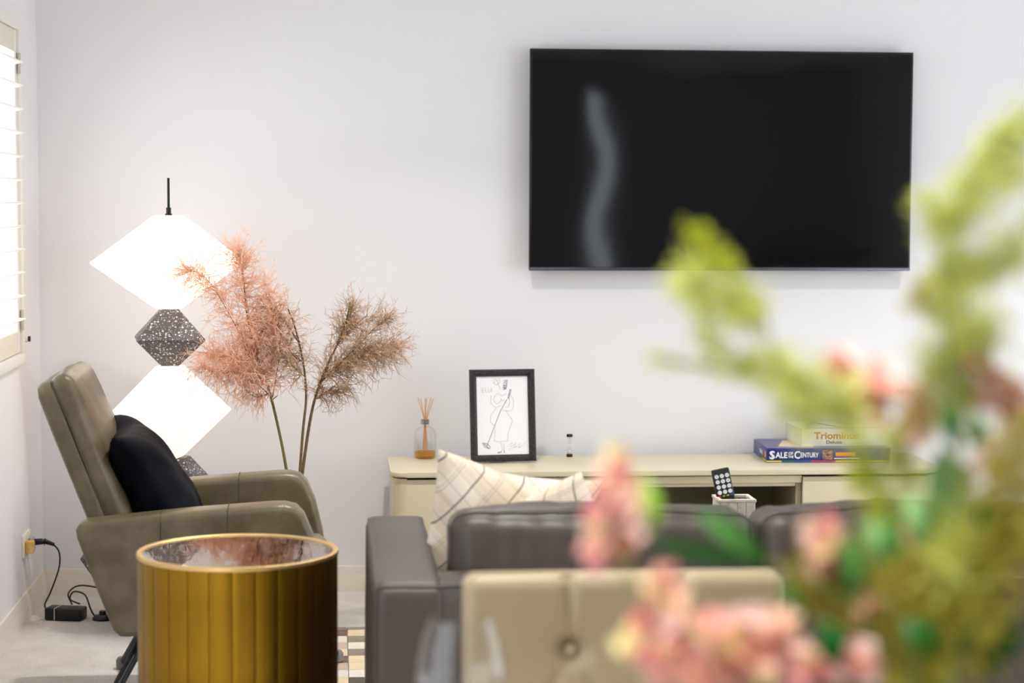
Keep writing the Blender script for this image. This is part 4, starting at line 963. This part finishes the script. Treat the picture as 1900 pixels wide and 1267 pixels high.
def leafy(label, stem, leaves, dy):
    foot = Vector((FX+random.uniform(-.02,.02), FY+random.uniform(-.02,.02), .775))
    o = thing('leafy_stem', label, 'foliage', foot)
    sp_ = bez([foot, Vector((FX+(P(*stem[0]).x-FX)*.08, FY+dy*.2, 1.015))]+[P(x, y, dy) for x, y in stem], 6); n = len(sp_)
    MB().tube(sp_, [.0022*(1-.5*i/n) for i in range(n)], 6).build('stem', STEMG, o)
    for a, c, wp, m_ in leaves: leaf(o, a, c, wp, m_, dy)
leafy('leafy green stem stretching out towards the slender pink spike', [(1690,1300),(1600,1150),(1500,1070),(1420,1045)], [((1420,1045),(1295,950),44,LG), ((1400,1040),(1200,1005),28,LD), ((1215,985),(1185,885),44,mat('leaf_lime', (136, 176, 50), .5)), ((1455,1080),(1480,1190),44,LG)], .0)
leafy('sage leafed stem in the middle of the bouquet', [(1735,1200),(1740,1040),(1735,920)], [((1735,1000),(1745,830),88,LS), ((1725,1010),(1680,920),60,LS), ((1745,960),(1790,860),60,LS), ((1735,1040),(1690,960),60,LS), ((1620,1050),(1610,960),40,LS)], .01)
leafy('dark green leafed stem beside the small peach blossoms', [(1700,1300),(1690,1220),(1640,1100)], [((1580,1120),(1565,990),40,LG), ((1650,1050),(1640,960),40,LG), ((1550,1250),(1530,1150),66,LD), ((1735,1215),(1680,1150),58,LD), ((1600,1290),(1545,1190),60,LD)], -.05)
leafy('dark green leafed stem beside the broad olive spray', [(1760,1300),(1790,1220),(1830,1120)], [((1775,1210),(1790,1140),44,LD), ((1840,1230),(1885,1140),52,LD), ((1835,1260),(1830,1190),44,LD), ((1765,830),(1750,750),36,LD), ((1800,830),(1815,770),36,LD), ((1810,980),(1830,930),34,LD)], -.05)

# ------------------------------------------------------------------ socket, plug, cords on the floor
IV = mat('socket_white', (238, 232, 216), .4)
ol = thing('wall_outlet', 'white double wall outlet low on the window wall', 'outlet', (XL, -.42, .225))
MB().rbox(XL, XL+.008, -.50, -.34, .225, .305, .003).build('plate', IV, ol)
for y in (-.47, -.37): MB().rbox(XL+.007, XL+.011, y-.007, y+.007, .285, .297, .001).build('switch', IV, ol)
tag(MB().rbox(XL+.0085, XL+.036, -.480, -.432, .238, .280, .004).build('plug_adapter', mat('amber_plastic', (232, 198, 120), .4, noise_s=30, noise_a=.1, col2=(206, 160, 72))), 'small amber plug-in block on the wall outlet', 'plug')
cp = thing('power_cable', 'black power cable with plug hanging from wall outlet to adapter', 'cable', (XL+.03, -.375, .25))
MB().rbox(XL+.0085, XL+.026, -.398, -.352, .232, .280, .005).build('clear_shroud', mat('clear_plastic', (236, 236, 238), .15, trans=.7, ior=1.3), cp)
MB().tube([(XL+.020, -.375, .262), (XL+.05, -.375, .264), (XL+.058, -.375, .263), (XL+.062, -.375, .263), (XL+.066, -.375, .263), (XL+.095, -.376, .252)], [.012, .011, .009, .013, .009, .006], 12).build('plug', BLACK, cp)
wire = bez([(XL+.092, -.376, .254), (XL+.112, -.38, .225), (XL+.112, -.39, .17), (XL+.085, -.41, .09), (XL+.065, -.42, .045), (XL+.078, -.43, .026)], 8)
MB().tube(wire, .003, 8).build('cable', BLACK, cp)
ad = thing('power_adapter', 'black rectangular power adapter lying on the carpet', 'adapter', (-.945, -.455, 0)); ad.rotation_euler = (0, 0, R(-14))
MB().rbox(-.066, .066, -.036, .036, .001, .044, .006, 3).build('body', BLACK, ad, local=True)
MB().tube([(-.028, -.0368, .002), (-.028, -.0372, .044), (-.026, 0, .0452), (-.024, .0372, .044)], .0016, 6).build('cable_tie', mat('tie_white', (205, 205, 205), .5), ad, local=True)
fs_ = thing('foot_switch', 'round black floor switch with raised button beside adapter', 'switch', (-.815, -.47, 0))
MB().lathe([(.036, .0005), (.037, .006), (.030, .014), (.016, .019), (.014, .019)], -.815, -.47, 28).build('body', BLACK, fs_)
MB().lathe([(.0125, .0192), (.0125, .030), (.011, .032)], -.815, -.47, 20).build('button', BLACK, fs_)
for lab, pts in (('thin black cable looping from adapter to floor switch', [(-.900,-.425,.0475),(-.935,-.41,.062),(-.925,-.39,.085),(-.885,-.40,.075),(-.862,-.43,.03),(-.850,-.425,.006),(-.846,-.405,.004)]),
                 ('black lamp cable arching from adapter behind the armchair', [(-.925,-.44,.0485),(-.940,-.42,.085),(-.905,-.38,.105),(-.82,-.36,.085),(-.74,-.35,.04),(-.66,-.33,.005),(-.60,-.32,.004)]),
                 ('black cable running along carpet from switch behind the armchair', [(-.776,-.47,.005),(-.75,-.475,.004),(-.70,-.60,.004),(-.62,-.88,.004)])):
    tag(MB().tube(bez(pts, 8), .003, 8).build('cable', BLACK), lab, 'cable')
